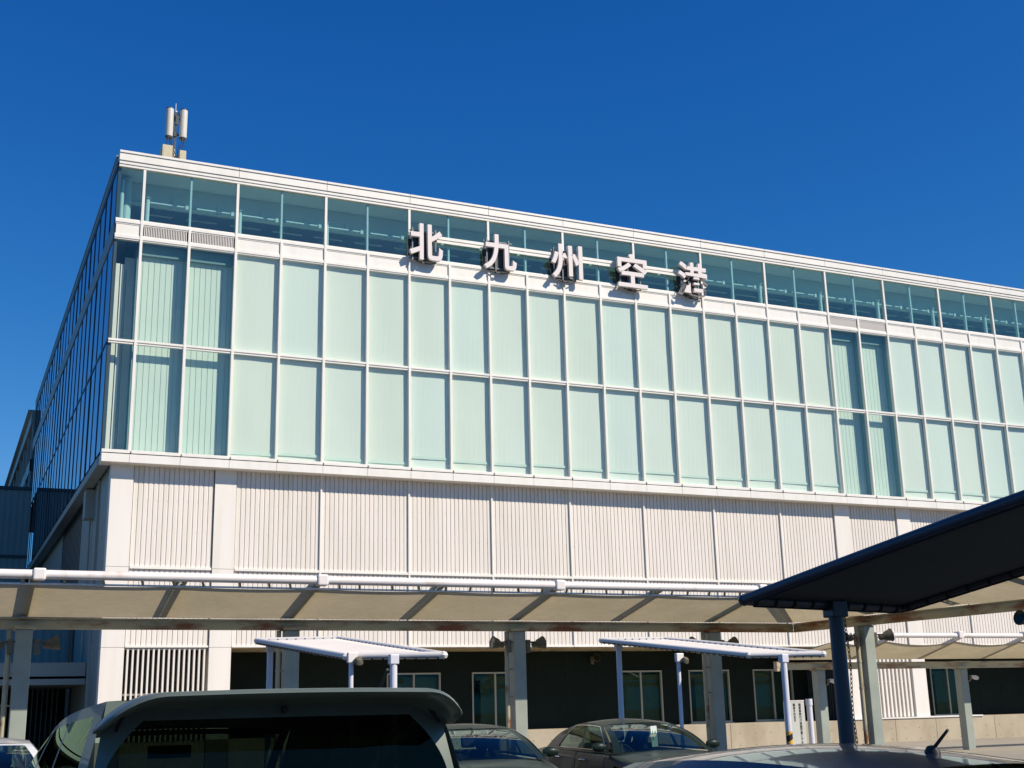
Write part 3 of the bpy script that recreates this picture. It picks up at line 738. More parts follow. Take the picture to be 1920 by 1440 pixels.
# top tube + joint blocks + hangers + edge strip
ZT = 4.20
mt_ = miter(TW+TO)
p = MB(); p.tube([(-14, YC-TW-TO, ZT), (mt_.x, mt_.y, ZT)], .085, 16); p.build('top_tube', 'canw', CAN, smooth=True)
e = Vector((KX, YC, 0))+sd*11+nrm2*(TW+TO)
p = MB(); p.tube([(mt_.x, mt_.y, ZT), (e.x, e.y, ZT)], .085, 16); p.build('top_tube', 'canw', CAN, smooth=True)
for x, _ in cols1:
    p = MB(); p.box(x-.11+.06, x+.11+.06, YC-TW-TO-.12, YC-TW-TO+.12, ZT-.11, ZT+.11); p.build('joint_block', 'canw', CAN, bevel=.03)
p = MB(); p.bar((-14, YC-TW, zc(TW)+.01), (miter(TW).x, YC-TW, zc(TW)+.01), .04, .035); p.build('edge_strip', 'canw', CAN)
p = MB(); a = miter(TW); b = P2(10.7)(TW); p.bar((a.x, a.y, zc(TW)+.012), (b.x, b.y, zc(TW)+.012), .04, .035); p.build('edge_strip', 'canw', CAN)
x = -13.5; k = 0
while x < 12.5:
    if min(abs(x-c[0]-.06) for c in cols1) > .2:
        p = MB(); p.bar((x, YC-TW-.02, zc(TW)+.02), (x-.02+random.uniform(-.02, .02), YC-TW-TO+.02, ZT-.07), .02, .045, up=(1, 0, 0)); p.build('hanger', 'pipe', CAN)
    x += random.choice((.42, .58, .7, .55)); k += 1
names = {0: 'beyond the left frame', }
FL = [(-3.29, 0, 'right side of the column nearest the left edge of the photo'), (-3.29, 1, 'left side of the column nearest the left edge of the photo'),
      (2.0, 0, 'right side of the column behind the left white shelter'), (7.27, 1, 'left side of the column behind the middle green sedan'), (7.27, 0, 'right side of the column above the middle green sedan'),
      (12.55, 1, 'left side of the column behind the white roof of the right shelter'), (12.55, 0, 'right side of the column behind the white roof of the right shelter')]
FL.pop(2)
for x, s_, lb in FL:
    flood(x+(.15 if s_ == 0 else -.15-.0), YC-.05, 3.07, 0 if s_ == 0 else R(180), 'floodlight on the '+lb, sc=.95)
flood(15.2+.15, -14.5, 3.1, R(-20), 'olive floodlight on the right of the column beside the dark blue post')
flood(15.2-.15, -14.5, 3.08, R(170), 'olive floodlight half hidden behind the dark blue post')
flood(15.45-.2, -19.7, 3.12, R(180), 'olive floodlight at the right edge of the photo')
flood(17.0, RY, 3.35, R(-90), 'small beige floodlight on the dark recessed wall', 'wall floodlight', sc=.9)

# ------------------------------------------------------------------ lower canopy behind
C2 = thing('walkway_canopy', 'lower cream membrane walkway roof at right with scalloped edge, close to the building', 'canopy', (24, -8, 0))
Y2, Z2B = -8.0, 2.66
x2 = [18.0, 20.1, 22.7, 25.3, 27.9, 30.5, 33.1]
p = MB(); p.box(17.4, 36, Y2-.06, Y2+.06, Z2B-.1, Z2B+.1); p.box(17.3, 17.42, Y2-.08, Y2+.08, Z2B-.14, Z2B+.14); p.build('beam', 'steel', C2)
def z2(t): return 2.84+.27*t
for a, b in zip(x2[:-1], x2[1:]):
    p = MB(); rows = []
    for i in range(13):
        u = i/12; row = []
        for j in range(7):
            t = 1.6*j/6; lift = 0
            x = a+(b-a)*u
            if a == x2[0]: x = a + (b-a)*u - (1-u)*(.55 - .0*t)+ (1-u)*t*.5
            row.append((x, Y2-t, z2(t)-.10*math.sin(math.pi*u)*(j/6)))
        rows.append(row)
    p.grid(rows); p.build('membrane_panel', 'membrane', C2, smooth=True, ang=80)
for x in x2[1:]:
    p = MB(); p.bar((x, Y2, z2(0)+.08), (x, Y2-1.75, z2(1.6)+.12), .1, .1); p.build('rib', 'canw', C2)
    p = MB(); p.box(x-.09, x+.09, Y2-1.86, Y2-1.62, 3.36, 3.56); p.build('joint_block', 'canw', C2, bevel=.02)
p = MB(); p.bar((17.5, Y2, z2(0)+.06), (18.9, Y2-1.7, z2(1.6)+.1), .1, .1); p.build('rib', 'steel', C2)
p = MB(); p.tube([(18.7, Y2-1.74, 3.44), (36, Y2-1.74, 3.44)], .07, 14); p.build('top_tube', 'canw', C2, smooth=True)
for x in (18.81, 24.28, 29.75): column(C2, x, Y2, Z2B-.12, .14, pipes=False)
def spot(x, y, z, lb):
    t = thing('spotlight', lb, 'spotlight', (x, y, z), 'small lamps on the lower canopy columns')
    p = MB(); p.tube([(x, y, z), (x+.12, y-.03, z+.05)], .03, 8); p.lathe([(0, -.1), (.09, -.08), (.1, 0)], Matrix.Translation((x, y, z)) @ Matrix.Rotation(R(-80), 4, 'Y'), 14)
    p.build('bracket', 'lamp', t, smooth=True)
    T = Matrix.Translation((x+.25, y-.03, z+.02)) @ Matrix.Rotation(R(100), 4, 'Y')
    p = MB(); p.lathe([(0, -.14), (.045, -.12), (.07, .05), (.05, .14), (0, .16)], T, 14); p.build('housing', 'louver', t, smooth=True)
spot(18.81+.15, Y2-.1, 2.2, 'small pale lamp on the column left of the dark blue post')
spot(24.28+.15, Y2-.1, 2.25, 'small pale lamp on the rightmost slim column')

# ------------------------------------------------------------------ canvas shelters
def shelter(name_lb, P, post_near, post_far, canvas, edge, postm, r=.05, postr=.05, group='canvas roofs on posts in the parking lot', arch=0., loops=True, lacing_n=26):
    P = [Vector(q) for q in P]      # far-left, near-left, near-right, far-right
    t = thing('canvas_shelter', name_lb, 'shelter', tuple((P[0]+P[2])/2 - Vector((0, 0, ((P[0]+P[2])/2).z))), group)
    n1, n2 = 16, 6
    def S_(u, v):   # u far->near, v left->right
        a = P[0].lerp(P[1], u); b = P[3].lerp(P[2], u); q = a.lerp(b, v)
        q = q.copy(); q.z += arch*math.sin(math.pi*u) - .03*math.sin(math.pi*u)*math.sin(math.pi*v)
        return q
    p = MB(); p.grid([[S_(i/n1, j/n2) for j in range(n2+1)] for i in range(n1+1)]); p.build('canvas', canvas, t, smooth=True, ang=80, solid=.004)
    p = MB(); lp = [S_(i/n1, 0) for i in range(n1+1)]; rp = [S_(i/n1, 1) for i in range(n1+1)]
    lower = Vector((0, 0, -.012))
    for q in (lp, rp, [S_(0, j/n2) for j in range(n2+1)], [S_(1, j/n2) for j in range(n2+1)]): p.tube([c+lower for c in q], r, 12)
    for c in (S_(0, 0), S_(1, 0), S_(1, 1), S_(0, 1)): p.lathe([(0, -r*1.15), (r*.8, -r*.8), (r*1.15, 0), (r*.8, r*.8), (0, r*1.15)], Matrix.Translation(c+lower), 12)
    p.build('edge_tube', edge, t, smooth=True)
    # cross tubes below
    p = MB()
    for u in (() if canvas == 'darkcanvas' else (.33, .66)):
        a, b = S_(u, .02), S_(u, .98); p = MB(); p.tube([a-Vector((0, 0, .055)), b-Vector((0, 0, .055))], .022, 8); p.build('cross_bar', postm, t, smooth=True)
    # one continuous cord looped round the edge tubes
    pts = []
    def lace(A_, B_, n, fn):
        for k in range(n):
            u = (k+.5)/n; c = fn(u); d = (B_-A_).normalized()
            s_ = d.cross(Vector((0, 0, 1))).normalized(); rr = r+.005
            arc = []
            for q in range(8):
                an = -.12*math.pi+math.pi*(.62 if arch else .95)*q/7
                arc.append(c+lower-s_*math.cos(an)*rr-Vector((0, 0, 1))*math.sin(an)*rr)
            pts.extend(list(reversed(arc)) + [a+d*.012 for a in arc])
    lace(P[0], P[1], lacing_n, lambda u: S_(u, 0)); lace(P[1], P[2], 9, lambda v: S_(1, v))
    lace(P[2], P[3], lacing_n, lambda u: S_(1-u, 1)); lace(P[3], P[0], 9, lambda v: S_(0, 1-v))
    p = MB(); p.tube(pts, .0055, 5)
    p.build('lacing', 'rope', t)
    for (x, y, z), rr in ((post_near, postr), (post_far, postr)):
        p = MB(); p.tube([(x, y, .0), (x, y, z)], rr, 16); o = p.build('post', postm, t, smooth=True)
        p = MB(); p.box(x-rr*1.25, x+rr*1.25, y-rr*1.2, y+rr*1.2, z-.06, z+.07)
        p.build('post_bracket', postm, o, bevel=.01)
    return t
A_ = [(-.03, -17.66, 2.82), (.38, -21.25, 2.40), (1.51, -22.12, 2.37), (1.09, -18.53, 2.80)]
B_ = [(6.48, -17.5, 2.84), (7.28, -21.03, 2.40), (8.25, -21.71, 2.38), (7.44, -18.18, 2.82)]
shelter('white laced canvas shelter roof above the minivan', A_, (.86, -21.90, 2.31), (.13, -17.9, 2.68), 'canvas', 'edge', 'bluepost')
sb = shelter('white laced canvas shelter roof with striped post, right of the middle sedan', B_, (7.66, -21.44, 2.31), (6.72, -17.7, 2.7), 'canvas', 'edge', 'bluepost')
p = MB(); p.tube([(7.66, -21.44, 0), (7.66, -21.44, 1.18)], .053, 16); p.build('warning_band', 'tape', sb, smooth=True)
Tc = Vector((.593, -30.568, 2.365)); Bc = Vector((2.507, -30.085, 2.369)); dC = Vector((.10, -.995, .142))
sc_ = shelter('near dark canvas shelter seen from below at the right edge', [Tc, Tc+dC*4.6, Bc+dC*4.6, Bc], (1.66-.35, -33.6, 2.75), (1.60, -30.35, 2.31), 'darkcanvas', 'darkedge', 'darkedge', r=.04, postr=.058, lacing_n=22, arch=.02)
p = MB()
for k in range(60):
    z = .3+.034*k; x = 1.60+.085+.008*math.sin(k*.3); y = -30.36
    T = Matrix.Translation((x, y, z)) @ Matrix.Rotation(R(90*(k % 2)), 4, 'Z')
    pts = [T @ Vector((.009*math.cos(a), 0, .024*math.sin(a))) for a in [2*math.pi*q/8 for q in range(9)]]
    p.tube(pts, .0035, 4)
p.build('chain', 'rope', sc_)
# lamp poles
def lamp_pole(x, y, zt, lb, side):
    t = thing('lamp_pole', lb, 'lamp pole', (x, y, 0), 'thin lamp poles beside the shelters')
    p = MB(); p.tube([(x, y, 0), (x, y, zt)], .033, 12); p.build('pole', 'bluepost', t, smooth=True)
    p = MB(); p.box(x-.06, x+.08, y-.06, y+.02, zt-.04, zt+.1); p.build('bracket', 'canw', t, bevel=.01)
    T = Matrix.Translation((x+.07, y-.10, zt-.03)) @ Matrix.Rotation(R(side), 4, 'Y') @ Matrix.Rotation(R(35), 4, 'X')
    p = MB(); p.lathe([(0, .06), (.045, .055), (.068, .012), (.072, -.012), (.062, -.012)], T, 18); o = p.build('lamp_head', 'lamp', t, smooth=True)
    p = MB(); p.lathe([(.063, -.008), (0, -.02)], T, 18); p.build('lens', 'lens', o, smooth=True)
lamp_pole(.40, -21.45, 2.33, 'thin pale pole with a round lamp under the left white shelter', 0)
lamp_pole(6.7, -19.79, 2.38, 'thin pale pole with a round lamp under the right white shelter', 10)

# ------------------------------------------------------------------ notice board by striped post
t = thing('notice_board', 'tall narrow white board with vertical black writing behind the striped post', 'sign', (15.78, -10.8, 0.12))
bx0, bx1, by = 15.48, 16.08, -10.8
p = MB(); p.box(bx0, bx1, by, by+.05, .2, 1.66); p.build('board', 'sign', t, bevel=.004)
p = MB(); p.box(bx0-.02, bx0, by-.01, by+.06, .12, 1.67); p.box(bx0, bx1, by-.01, by+.06, 1.661, 1.69); p.build('frame', 'canw', t)
def MT(x, z, y=by-.004):
    return lambda b: Matrix(((1, 0, 0, x), (0, 0, -1, y), (0, 1, 0, z), (0, 0, 0, 1)))
for cx, s_ in ((15.93, '国里車図ロバ車乗業員こアみはい'), (15.75, '国自さのます')):
    vs = []
    for k, ch in enumerate(s_):
        text_mesh(ch, .076, .003, .002, 'ink', 'character', t, MT(cx, 1.57-.079*k))
t2 = thing('bollard_post', 'blue grey round post standing right of the white notice board', 'post', (16.32, -10.7, .12))
p = MB(); p.tube([(16.32, -10.7, .12), (16.32, -10.7, 1.55)], .075, 14); p.build('shaft', 'bluepost', t2, smooth=True)
p = MB(); p.tube([(16.32, -10.7, 1.551), (16.32, -10.7, 1.72)], .09, 14); p.build('cap', 'bluepost', t2, smooth=True)

# ------------------------------------------------------------------ cars
def lerp(a, b, t): return a+(b-a)*t
def interp(tab, x):
    for (a, b) in zip(tab[:-1], tab[1:]):
        if x <= b[0]:
            t = (x-a[0])/(b[0]-a[0]); t = max(0, min(1, t)); s_ = t*t*(3-2*t)
            return [lerp(p_, q_, s_ if False else t) for p_, q_ in zip(a[1:], b[1:])]
    return list(tab[-1][1:])
def make_car(lb, cat, loc, head, D, paint, group='cars parked in the lot', name='parked_car'):
    root = thing(name, lb, cat, (0, 0, 0), group)
    L2 = D['L']/2
    tab = D['body']      # x, halfwidth, z_bottom, z_belt, z_top_centre
    xs = []; n = 44
    for i in range(n+1): xs.append(lerp(-L2, L2, i/n))
    rows = []
    for x in xs:
        w_, zb, zs, zt = interp(tab, x)
        e = max(0, (abs(x)/L2-.93)/.07); k = math.sqrt(max(0, 1-e*e*.75))
        wv = w_*(.86+.14*k)
        half = [(0, zb), (wv*.82, zb), (wv*.95, zb+.06), (wv*.995, zb+.22), (wv, lerp(zb, zs, .5)), (wv*.99, zs-.12), (wv*.965, zs-.045), (wv*.92, zs-.008), (wv*.86, zs+.004), (wv*.7, lerp(zs, zt, .45)), (wv*.4, lerp(zs, zt, .85)), (0, zt)]
        row = [(x, -a, b) for a, b in half]+[(x, a, b) for a, b in reversed(half[1:-1])]
        rows.append([Vector(q) for q in row])
    m_ = len(rows[0])
    # wheel arches: drop side faces near wheels under z
    WX = D['wheels']; WR = D['wr']
    def keep(i, j):
        a = rows[i][j]; b = rows[i+1][(j+1) % m_]; c = (a+b)/2
        return not any((c.x-wx)**2+(c.z-WR)**2 < (WR+.05)**2 and abs(c.y) > .3*abs(rows[i][4].y) for wx in WX)
    p = MB(); p.grid(rows, close=True, keep=keep)
    p.add(rows[0], [tuple(range(m_))]); p.add(rows[-1], [tuple(reversed(range(m_)))])
    body = p.build('body', paint, root, smooth=True, ang=50)
    p = MB(); p.box(-L2+.15, L2-.15, -D['W']/2+.25, D['W']/2-.25, .2, .62)
    p.build('floor_pan', 'black', root)
    # cabin
    c = D['cab']         # xf0, zf0, xf1, zf1, xr1, zr1, xr0, zr0, wb, wt, bulge_f
    wb, wt = c['wb'], c['wt']
    belt = c.get('belt', (c['zf0']+c['zr0'])/2)
    def front(a, v):     # a -1..1 across, v up
        bow = c['bow']*(1-a*a); s_ = math.sin(math.pi*v)*.04
        return Vector((lerp(c['xf0'], c['xf1'], v)+bow*(1-.5*v)+s_*.7, a*lerp(wb, wt, v**.9), lerp(c['zf0']-.02*(abs(a)**2), c['zf1'], v)+s_+.012*(1-a*a)))
    def rear(a, v):
        bow = c['rbow']*(1-a*a); s_ = math.sin(math.pi*v)*c.get('rb', .04)
        return Vector((lerp(c['xr0'], c['xr1'], v)-bow*(1-.4*v)-s_*.7, a*lerp(wb*c.get('rw', .96), wt*c.get('rt', .97), v**.9), lerp(c['zr0']-.02*a*a, c['zr1'], v)+s_*c.get('rbz', 1)))
    def side(s_, v, sg):   # s 0 front .. 1 rear
        F0, F1, R0, R1 = front(sg, 0), front(sg, 1), rear(sg, 0), rear(sg, 1)
        f = front(sg, v); r_ = rear(sg, v)
        q = f.lerp(r_, s_)
        # straight-line lerp then roof arc and width bulge
        top = math.sin(math.pi*s_)*c.get('arc', .035)*v
        q.z += top
        q.y += sg*math.sin(math.pi*s_)*.03+sg*.028*math.sin(math.pi*v)
        return q
    def roofp(s_, a):
        l = side(s_, 1, -1); r_ = side(s_, 1, 1); fr = front(a, 1); rr = rear(a, 1)
        q = l.lerp(r_, (a+1)/2)
        ex = (1-s_)*(fr.x-l.lerp(r_, (a+1)/2).x if s_ < .001 else fr.x-front(1, 1).x)+s_*(rr.x-rear(1, 1).x)
        q.x += ex
        q.z += c['crown']*(1-a*a)*(.45+.55*math.sin(math.pi*min(max(s_, 0), 1)))+(0.0)
        zf = front(a, 1).z-front(1, 1).z; q.z += zf*max(0, 1-s_*6)*.0
        return q
    NA = 12
    # windshield / rear glass with painted border
    def patch(fn, NU, NV, isglass, gname, gmat, off, extra=()):
        pb = MB(); pg = MB()
        if extra:
            base_, cut_ = extra
            def um(u, v):
                m_ = base_+cut_*max(0, min(1, (v-.55)/.34))**2; k_ = 4/NU
                if u <= k_: return u/k_*m_
                if u >= 1-k_: return 1-(1-u)/k_*m_
                return m_+(u-k_)/(1-2*k_)*(1-2*m_)
            fn0 = fn; fn = lambda u, v: fn0(um(u, v), v)
        P = [[fn(i/NU, j/NV) for j in range(NV+1)] for i in range(NU+1)]
        pb.grid(P, keep=lambda i, j: not isglass((i+.5)/NU, (j+.5)/NV))
        pg.grid(P, keep=lambda i, j: isglass((i+.5)/NU, (j+.5)/NV))
        return pb, pg
    mg = c.get('mg', .07)
    b1, g1 = patch(lambda u, v: front(2*u-1, v), 28, 14, lambda u, v: mg < u < 1-mg and v < .93, '', '', 0)
    g1.build('windscreen', c.get('fglass', 'carglass'), root, smooth=True, ang=60)
    gr = c.get('rg', (.08, .06, .92))
    b2, g2 = patch(lambda u, v: rear(2*u-1, v), 40, 36, lambda u, v: 4/40 < u < 36/40 and gr[1] < v < gr[2], '', '', 0, (gr[0], c.get('rcut', .0)))
    g2.build('rear_window', c.get('rglass', 'carglass'), root, smooth=True, ang=60)
    pb = MB(); 
    for q in (b1, b2): pb.add(q.v, q.f)
    DL = c['dlo']       # list of (s0,s1) windows, v range
    v0, v1 = c.get('vr', (.06, .88))
    for sg in (-1, 1):
        NU, NV = 48, 14
        P = [[side(i/NU, j/NV, sg) for j in range(NV+1)] for i in range(NU+1)]
        def isg(u, v, k=None):
            for q, (a, b) in enumerate(DL):
                lo = a; hi = b
                if q == len(DL)-1: hi = b-c.get('tap', .05)*v      # rear window tapers
                if lo < u < hi and v0 < v < v1 and (k is None or k == q): return True
            return False
        pb.grid(P, keep=lambda i, j: not isg((i+.5)/NU, (j+.5)/NV))
        for q in range(len(DL)):
            pg = MB(); pg.grid(P, keep=lambda i, j, q=q: isg((i+.5)/NU, (j+.5)/NV, q))
            if pg.f: pg.build('side_window', c.get('sglass', 'sidetint') if q else c.get('fsglass', 'sidetint'), root, smooth=True, ang=60)
        # window trim line
        if D.get('trim'):
            a0, b0 = DL[0][0], DL[-1][1]
            pts = [side(a0+(b0-a0)*k/16, v0-.02, sg)+Vector((0, sg*.008, 0)) for k in range(17)]
            pts += [side(b0-c.get('tap', .05)*v, v, sg)+Vector((0, sg*.008, 0)) for v in (.3, .6, v1)]
            pts += [side(b0-c.get('tap', .05)-(b0-a0-c.get('tap', .05))*k/14, v1+.02, sg)+Vector((0, sg*.008, 0)) for k in range(15)]
            pts += [side(a0, v, sg)+Vector((0, sg*.008, 0)) for v in (.6, .3, v0)]
            q = MB(); q.tube(pts, .008, 6); q.build('window_trim', 'chrome', root, smooth=True)
    pb.build('cabin_frame', paint, root, smooth=True, ang=40)
    p = MB(); p.grid([[roofp(i/20, 2*j/12-1) for j in range(13)] for i in range(21)]); p.build('roof', D.get('roofpaint', paint), root, smooth=True, ang=60)
    # mirrors
    for sg in (-1, 1):
        b_ = side(.06, .03, sg); T = Matrix.Translation((b_.x-.02, b_.y+sg*.13, b_.z+.07)) @ Matrix.Scale(.42, 4, (1, 0, 0)) @ Matrix.Scale(.55, 4, (0, 0, 1)) @ Matrix.Scale(.85, 4, (0, 1, 0))
        p = MB(); prof = [(0, -.13), (.07, -.12), (.11, -.06), (.125, 0), (.11, .06), (.07, .12), (0, .13)]
        p.lathe([(r_, z_) for r_, z_ in prof], T @ Matrix.Rotation(R(90), 4, 'X'), 14); p.bar((b_.x, b_.y-sg*.02, b_.z+.03), (b_.x-.02, b_.y+sg*.08, b_.z+.04), .06, .03)
        p.build('mirror', D.get('mirror', paint), root, smooth=True)
    # handles
    for sg in (-1, 1):
        for x in D['handles']:
            w_, zb, zs, zt = interp(tab, x)
            p = MB(); p.tube([(x-.09, sg*(w_*.985), zs-.11), (x-.05, sg*(w_+.022), zs-.105), (x+.07, sg*(w_+.022), zs-.1), (x+.1, sg*(w_*.985), zs-.1)], .013, 6); p.build('door_handle', 'chrome' if D.get('trim') else paint, root, smooth=True)
    # door seams
    p = MB()
    for sg in (-1, 1):
        for x in D['seams']:
            w_, zb, zs, zt = interp(tab, x)
            p.tube([(x, sg*(w_*.996), zb+.2), (x, sg*(w_*1.0), lerp(zb, zs, .5)), (x, sg*(w_*.99), zs-.12), (x, sg*w_*.965, zs-.045), (x, sg*w_*.93, zs-.01)], .004, 4)
    p.build('door_seams', 'black', root)
    # lamps
    for sg in (-1, 1):
        w_, zb, zs, zt = interp(tab, L2-.12)
        p = MB(); p.grid([[Vector((L2-.02-.28*u-.05*u, sg*(w_*(.52+.42*u)), zs-.20+.12*v+.05*u)) + Vector((.03*(1-u), 0, 0)) for v in (0, .5, 1)] for u in (0, .25, .5, .75, 1)]); p.build('headlight', 'headlamp', root, smooth=True, solid=.03)
        w_, zb, zs, zt = interp(tab, -L2+.12)
        p = MB(); p.grid([[Vector((-L2-.012+.13*u*u, sg*(w_*(.60+.37*u)), zs-.24+.15*v)) for v in (0, .5, 1)] for u in (0, .25, .5, .75, 1)]); p.build('tail_light', 'red', root, smooth=True, solid=.03)
    p = MB(); p.box(-L2-.015, -L2+.01, -.17, .17, .62, .78); p.box(L2-.01, L2+.015, -.17, .17, .42, .58); p.build('number_plate', 'plate', root)
    # wheels
    for wx in WX:
        for sg in (-1, 1):
            T = Matrix.Translation((wx, sg*(D['W']/2-.13), WR)) @ Matrix.Rotation(R(90)*-sg, 4, 'X')
            p = MB(); p.lathe([(0, -.1), (WR-.08, -.1), (WR-.01, -.08), (WR, -.03), (WR, .06), (WR-.02, .1), (WR-.09, .11)], T, 24); wh = p.build('wheel', 'black', root, smooth=True)
            p = MB(); p.lathe([(WR-.09, .1), (WR-.12, .07), (.08, .08), (.05, .1), (0, .1)], T, 20); p.build('rim', 'headlamp', wh, smooth=True)
    # interior
    for x in D['seats']:
        for yy in (-.37, .37):
            p = MB(); T = Matrix.Translation((x, yy, .45))
            p.box(-.25, .25, -.22, .22, 0, .14, T); p.box(-.08, .06, -.22, .22, .1, .62, T @ Matrix.Translation((-.22, 0, 0)) @ Matrix.Rotation(R(-14), 4, 'Y')); p.box(-.05, .04, -.11, .11, .64, .82, T @ Matrix.Translation((-.30, 0, 0)) @ Matrix.Rotation(R(-10), 4, 'Y'))
            p.build('seat', 'seat', root, bevel=.03)
    xf = c['xf0']
    p = MB(); p.box(xf-.55, xf+.02, -wb*.9, wb*.9, c['zf0']-.25, c['zf0']-.03); p.build('dashboard', 'seat', root, bevel=.05)
    p = MB(); T = Matrix.Translation((xf-.62, -.37, c['zf0']-.08)) @ Matrix.Rotation(R(65), 4, 'Y')
    pts = [T @ Vector((.18*math.cos(2*math.pi*k/20), .18*math.sin(2*math.pi*k/20), 0)) for k in range(21)]
    p.tube(pts, .016, 6); p.bar(T @ Vector((-.17, 0, 0)), T @ Vector((.17, 0, 0)), .03, .03); p.build('steering_wheel', 'black', root, smooth=True)
    p = MB(); q = front(0, .86); p.box(q.x-.12, q.x-.09, -.12, .12, q.z-.10, q.z-.03); p.build('rear_view_mirror', 'black', root)
    root.location = loc; root.rotation_euler = (0, 0, head)
    root['_'] = 0; del root['_']
    return root, dict(front=front, rear=rear, side=side, roof=roofp, loc=Vector(loc), rot=Matrix.Rotation(head, 4, 'Z'))

SED = dict(L=4.7, W=1.8, wheels=(-1.42, 1.38), wr=.32, trim=True, handles=(-.95, .12), seams=(-1.3, -.2, .95), seats=(-.1, -.95),
    body=[(-2.35, .74, .38, .90, .96), (-2.15, .83, .26, .98, 1.04), (-1.6, .89, .2, 1.0, 1.03), (-.8, .90, .2, .985, .985), (.5, .90, .2, .955, .955), (1.0, .90, .2, .95, .985), (1.25, .89, .2, .93, 1.0), (1.8, .87, .2, .85, .93), (2.15, .80, .24, .74, .80), (2.35, .66, .34, .60, .64)],
    cab=dict(xf0=1.12, zf0=.985, xf1=.22, zf1=1.355, xr1=-.92, zr1=1.355, xr0=-1.75, zr0=1.02, wb=.80, wt=.575, bow=.16, rbow=.10, crown=.05, arc=.035, dlo=[(.07, .40), (.43, .72), (.735, .80)], tap=.06, vr=(.08, .86), mg=.06))
SILV = dict(SED)
CAR2, inf2 = make_car('dark green sedan facing the camera, with a parking permit hanging in its windscreen', 'car', (5.14, -20.81, 0), R(-95.5), SED, 'greenpaint')
CAR1, inf1 = make_car('dark green sedan half hidden behind the right side of the van', 'car', (2.05, -21.6, 0), R(-98), SED, 'greenpaint')
WC = dict(SED); WC['trim'] = False; WC['cab'] = dict(SED['cab'], wt=.60, zf1=1.36, zr1=1.36, xf1=.3)
CARW, _i = make_car('white car with dark windscreen cut off at the bottom left', 'car', (-4.33, -21.9, 0), R(-88), WC, 'whitecar')
HB = dict(L=4.2, W=1.7, wheels=(-1.27, 1.27), wr=.30, trim=False, handles=(-.85, .15), seams=(-1.1, -.15, .9), seats=(-.1, -.9),
    body=[(-2.1, .78, .38, .92, .95), (-1.95, .84, .26, .95, .96), (-.8, .85, .2, .93, .93), (.6, .85, .2, .91, .91), (1.1, .84, .2, .90, .95), (1.6, .82, .2, .82, .90), (1.95, .75, .24, .72, .78), (2.1, .62, .34, .6, .62)],
    cab=dict(xf0=1.2, zf0=.93, xf1=.35, zf1=1.315, xr1=-1.55, zr1=1.31, xr0=-2.0, zr0=.97, wb=.77, wt=.56, bow=.14, rbow=.06, crown=.06, arc=.035, dlo=[(.05, .38), (.42, .70), (.72, .86)], tap=.03, vr=(.08, .86), mg=.06, sglass='privacy', rglass='privacy'))
CARB, infb = make_car('dark blue car roof with a whip antenna, nearest at the bottom right', 'car', (-.80, -32.6, 0), R(90), HB, 'bluepaint')
q = infb['roof'](.86, 0); r0 = infb['rot'] @ q + infb['loc']
AN = MB(); 
def antenna(root, info, s_, a, L_, tiltback=R(48)):
    q = info['roof'](s_, a)
    p = MB(); p.lathe([(.03, -.012), (.027, .01), (.016, .03), (0, .034)], Matrix.Translation(q) @ Matrix.Scale(1.5, 4, (1, 0, 0)), 14)
    e = q+Vector((-math.sin(tiltback)*L_, 0, math.cos(tiltback)*L_))
    p.tube([q+Vector((0, 0, .02)), q.lerp(e, .15)+Vector((0, 0, .01)), e], .006, 8, rs=[.013, .0085, .0065])
    m = p.build('roof_antenna', 'black', root, smooth=True)
antenna(CARB, infb, .82, -.12, .15)
VAN = dict(L=4.5, W=1.70, wheels=(-1.4, 1.35), wr=.31, trim=False, handles=(-.75, .2), seams=(-1.2, -.2, .95), seats=(.1, -.8),
    body=[(-2.25, .79, .36, .95, .98), (-2.12, .84, .24, .98, .99), (-1.2, .85, .2, .97, .97), (.6, .85, .2, .94, .94), (1.25, .85, .2, .93, 1.0), (1.75, .82, .2, .86, .95), (2.1, .75, .24, .74, .82), (2.25, .62, .34, .62, .66)],
    cab=dict(xf0=1.45, zf0=.99, xf1=.35, zf1=1.53, xr1=-2.02, zr1=1.67, xr0=-2.17, zr0=1.0, wb=.79, wt=.665, bow=.16, rbow=.07, rb=.03, rbz=.15, crown=.035, arc=.02, rw=.99, rt=1.0, dlo=[(.04, .30), (.335, .62), (.65, .94)], tap=.02, vr=(.06, .93), mg=.05, rg=(.022, .02, .885), rcut=.085, sglass='privacy', rglass='privacy', fsglass='privacy'))
VX, VY = -3.56, -31.25
VANR, infv = make_car('dark grey-green minivan seen from behind with roof spoiler and black rear window', 'minivan', (VX, VY, 0), R(90), VAN, 'vanpaint', name='parked_minivan')
# spoiler (local coords: rear at -x)
def sp(u, k):      # u -1..1 across, k round the section
    a = abs(u); drop = .012*a*a+.105*max(0, (a-.70)/.30)**2.0
    fwd = .16*max(0, (a-.62)/.38)**2.0
    x_r = -2.43+.03*a*a+fwd
    th = .040*(1-.35*max(0, (a-.6)/.4))
    z = 1.70-drop
    y = u*.715
    sec = [(-2.02+.02*a, z-.012), (-2.16, z+.002), (x_r+.05, z+.0), (x_r+.008, z-.004), (x_r-.004, z-.016), (x_r+.02, z-.032), (-2.24+fwd*.5, z-.040), (-2.16+fwd*.2, z-.048), (-2.02, z-.06)]
    q = sec[k]; e_ = max(0, (a-.95)/.05)**2*.75; cx_, cz_ = x_r+.16, z-.02
    return Vector((q[0]+(cx_-q[0])*e_, y, q[1]+(cz_-q[1])*e_))
p = MB(); NU = 48; rows = [[sp(-1+2*i/NU, k) for k in range(9)] for i in range(NU+1)]
p.grid(rows, close=True); p.add(rows[0], [tuple(range(9))]); p.add(rows[-1], [tuple(reversed(range(9)))])
p.build('spoiler', 'vanpaint', VANR, smooth=True, ang=70)
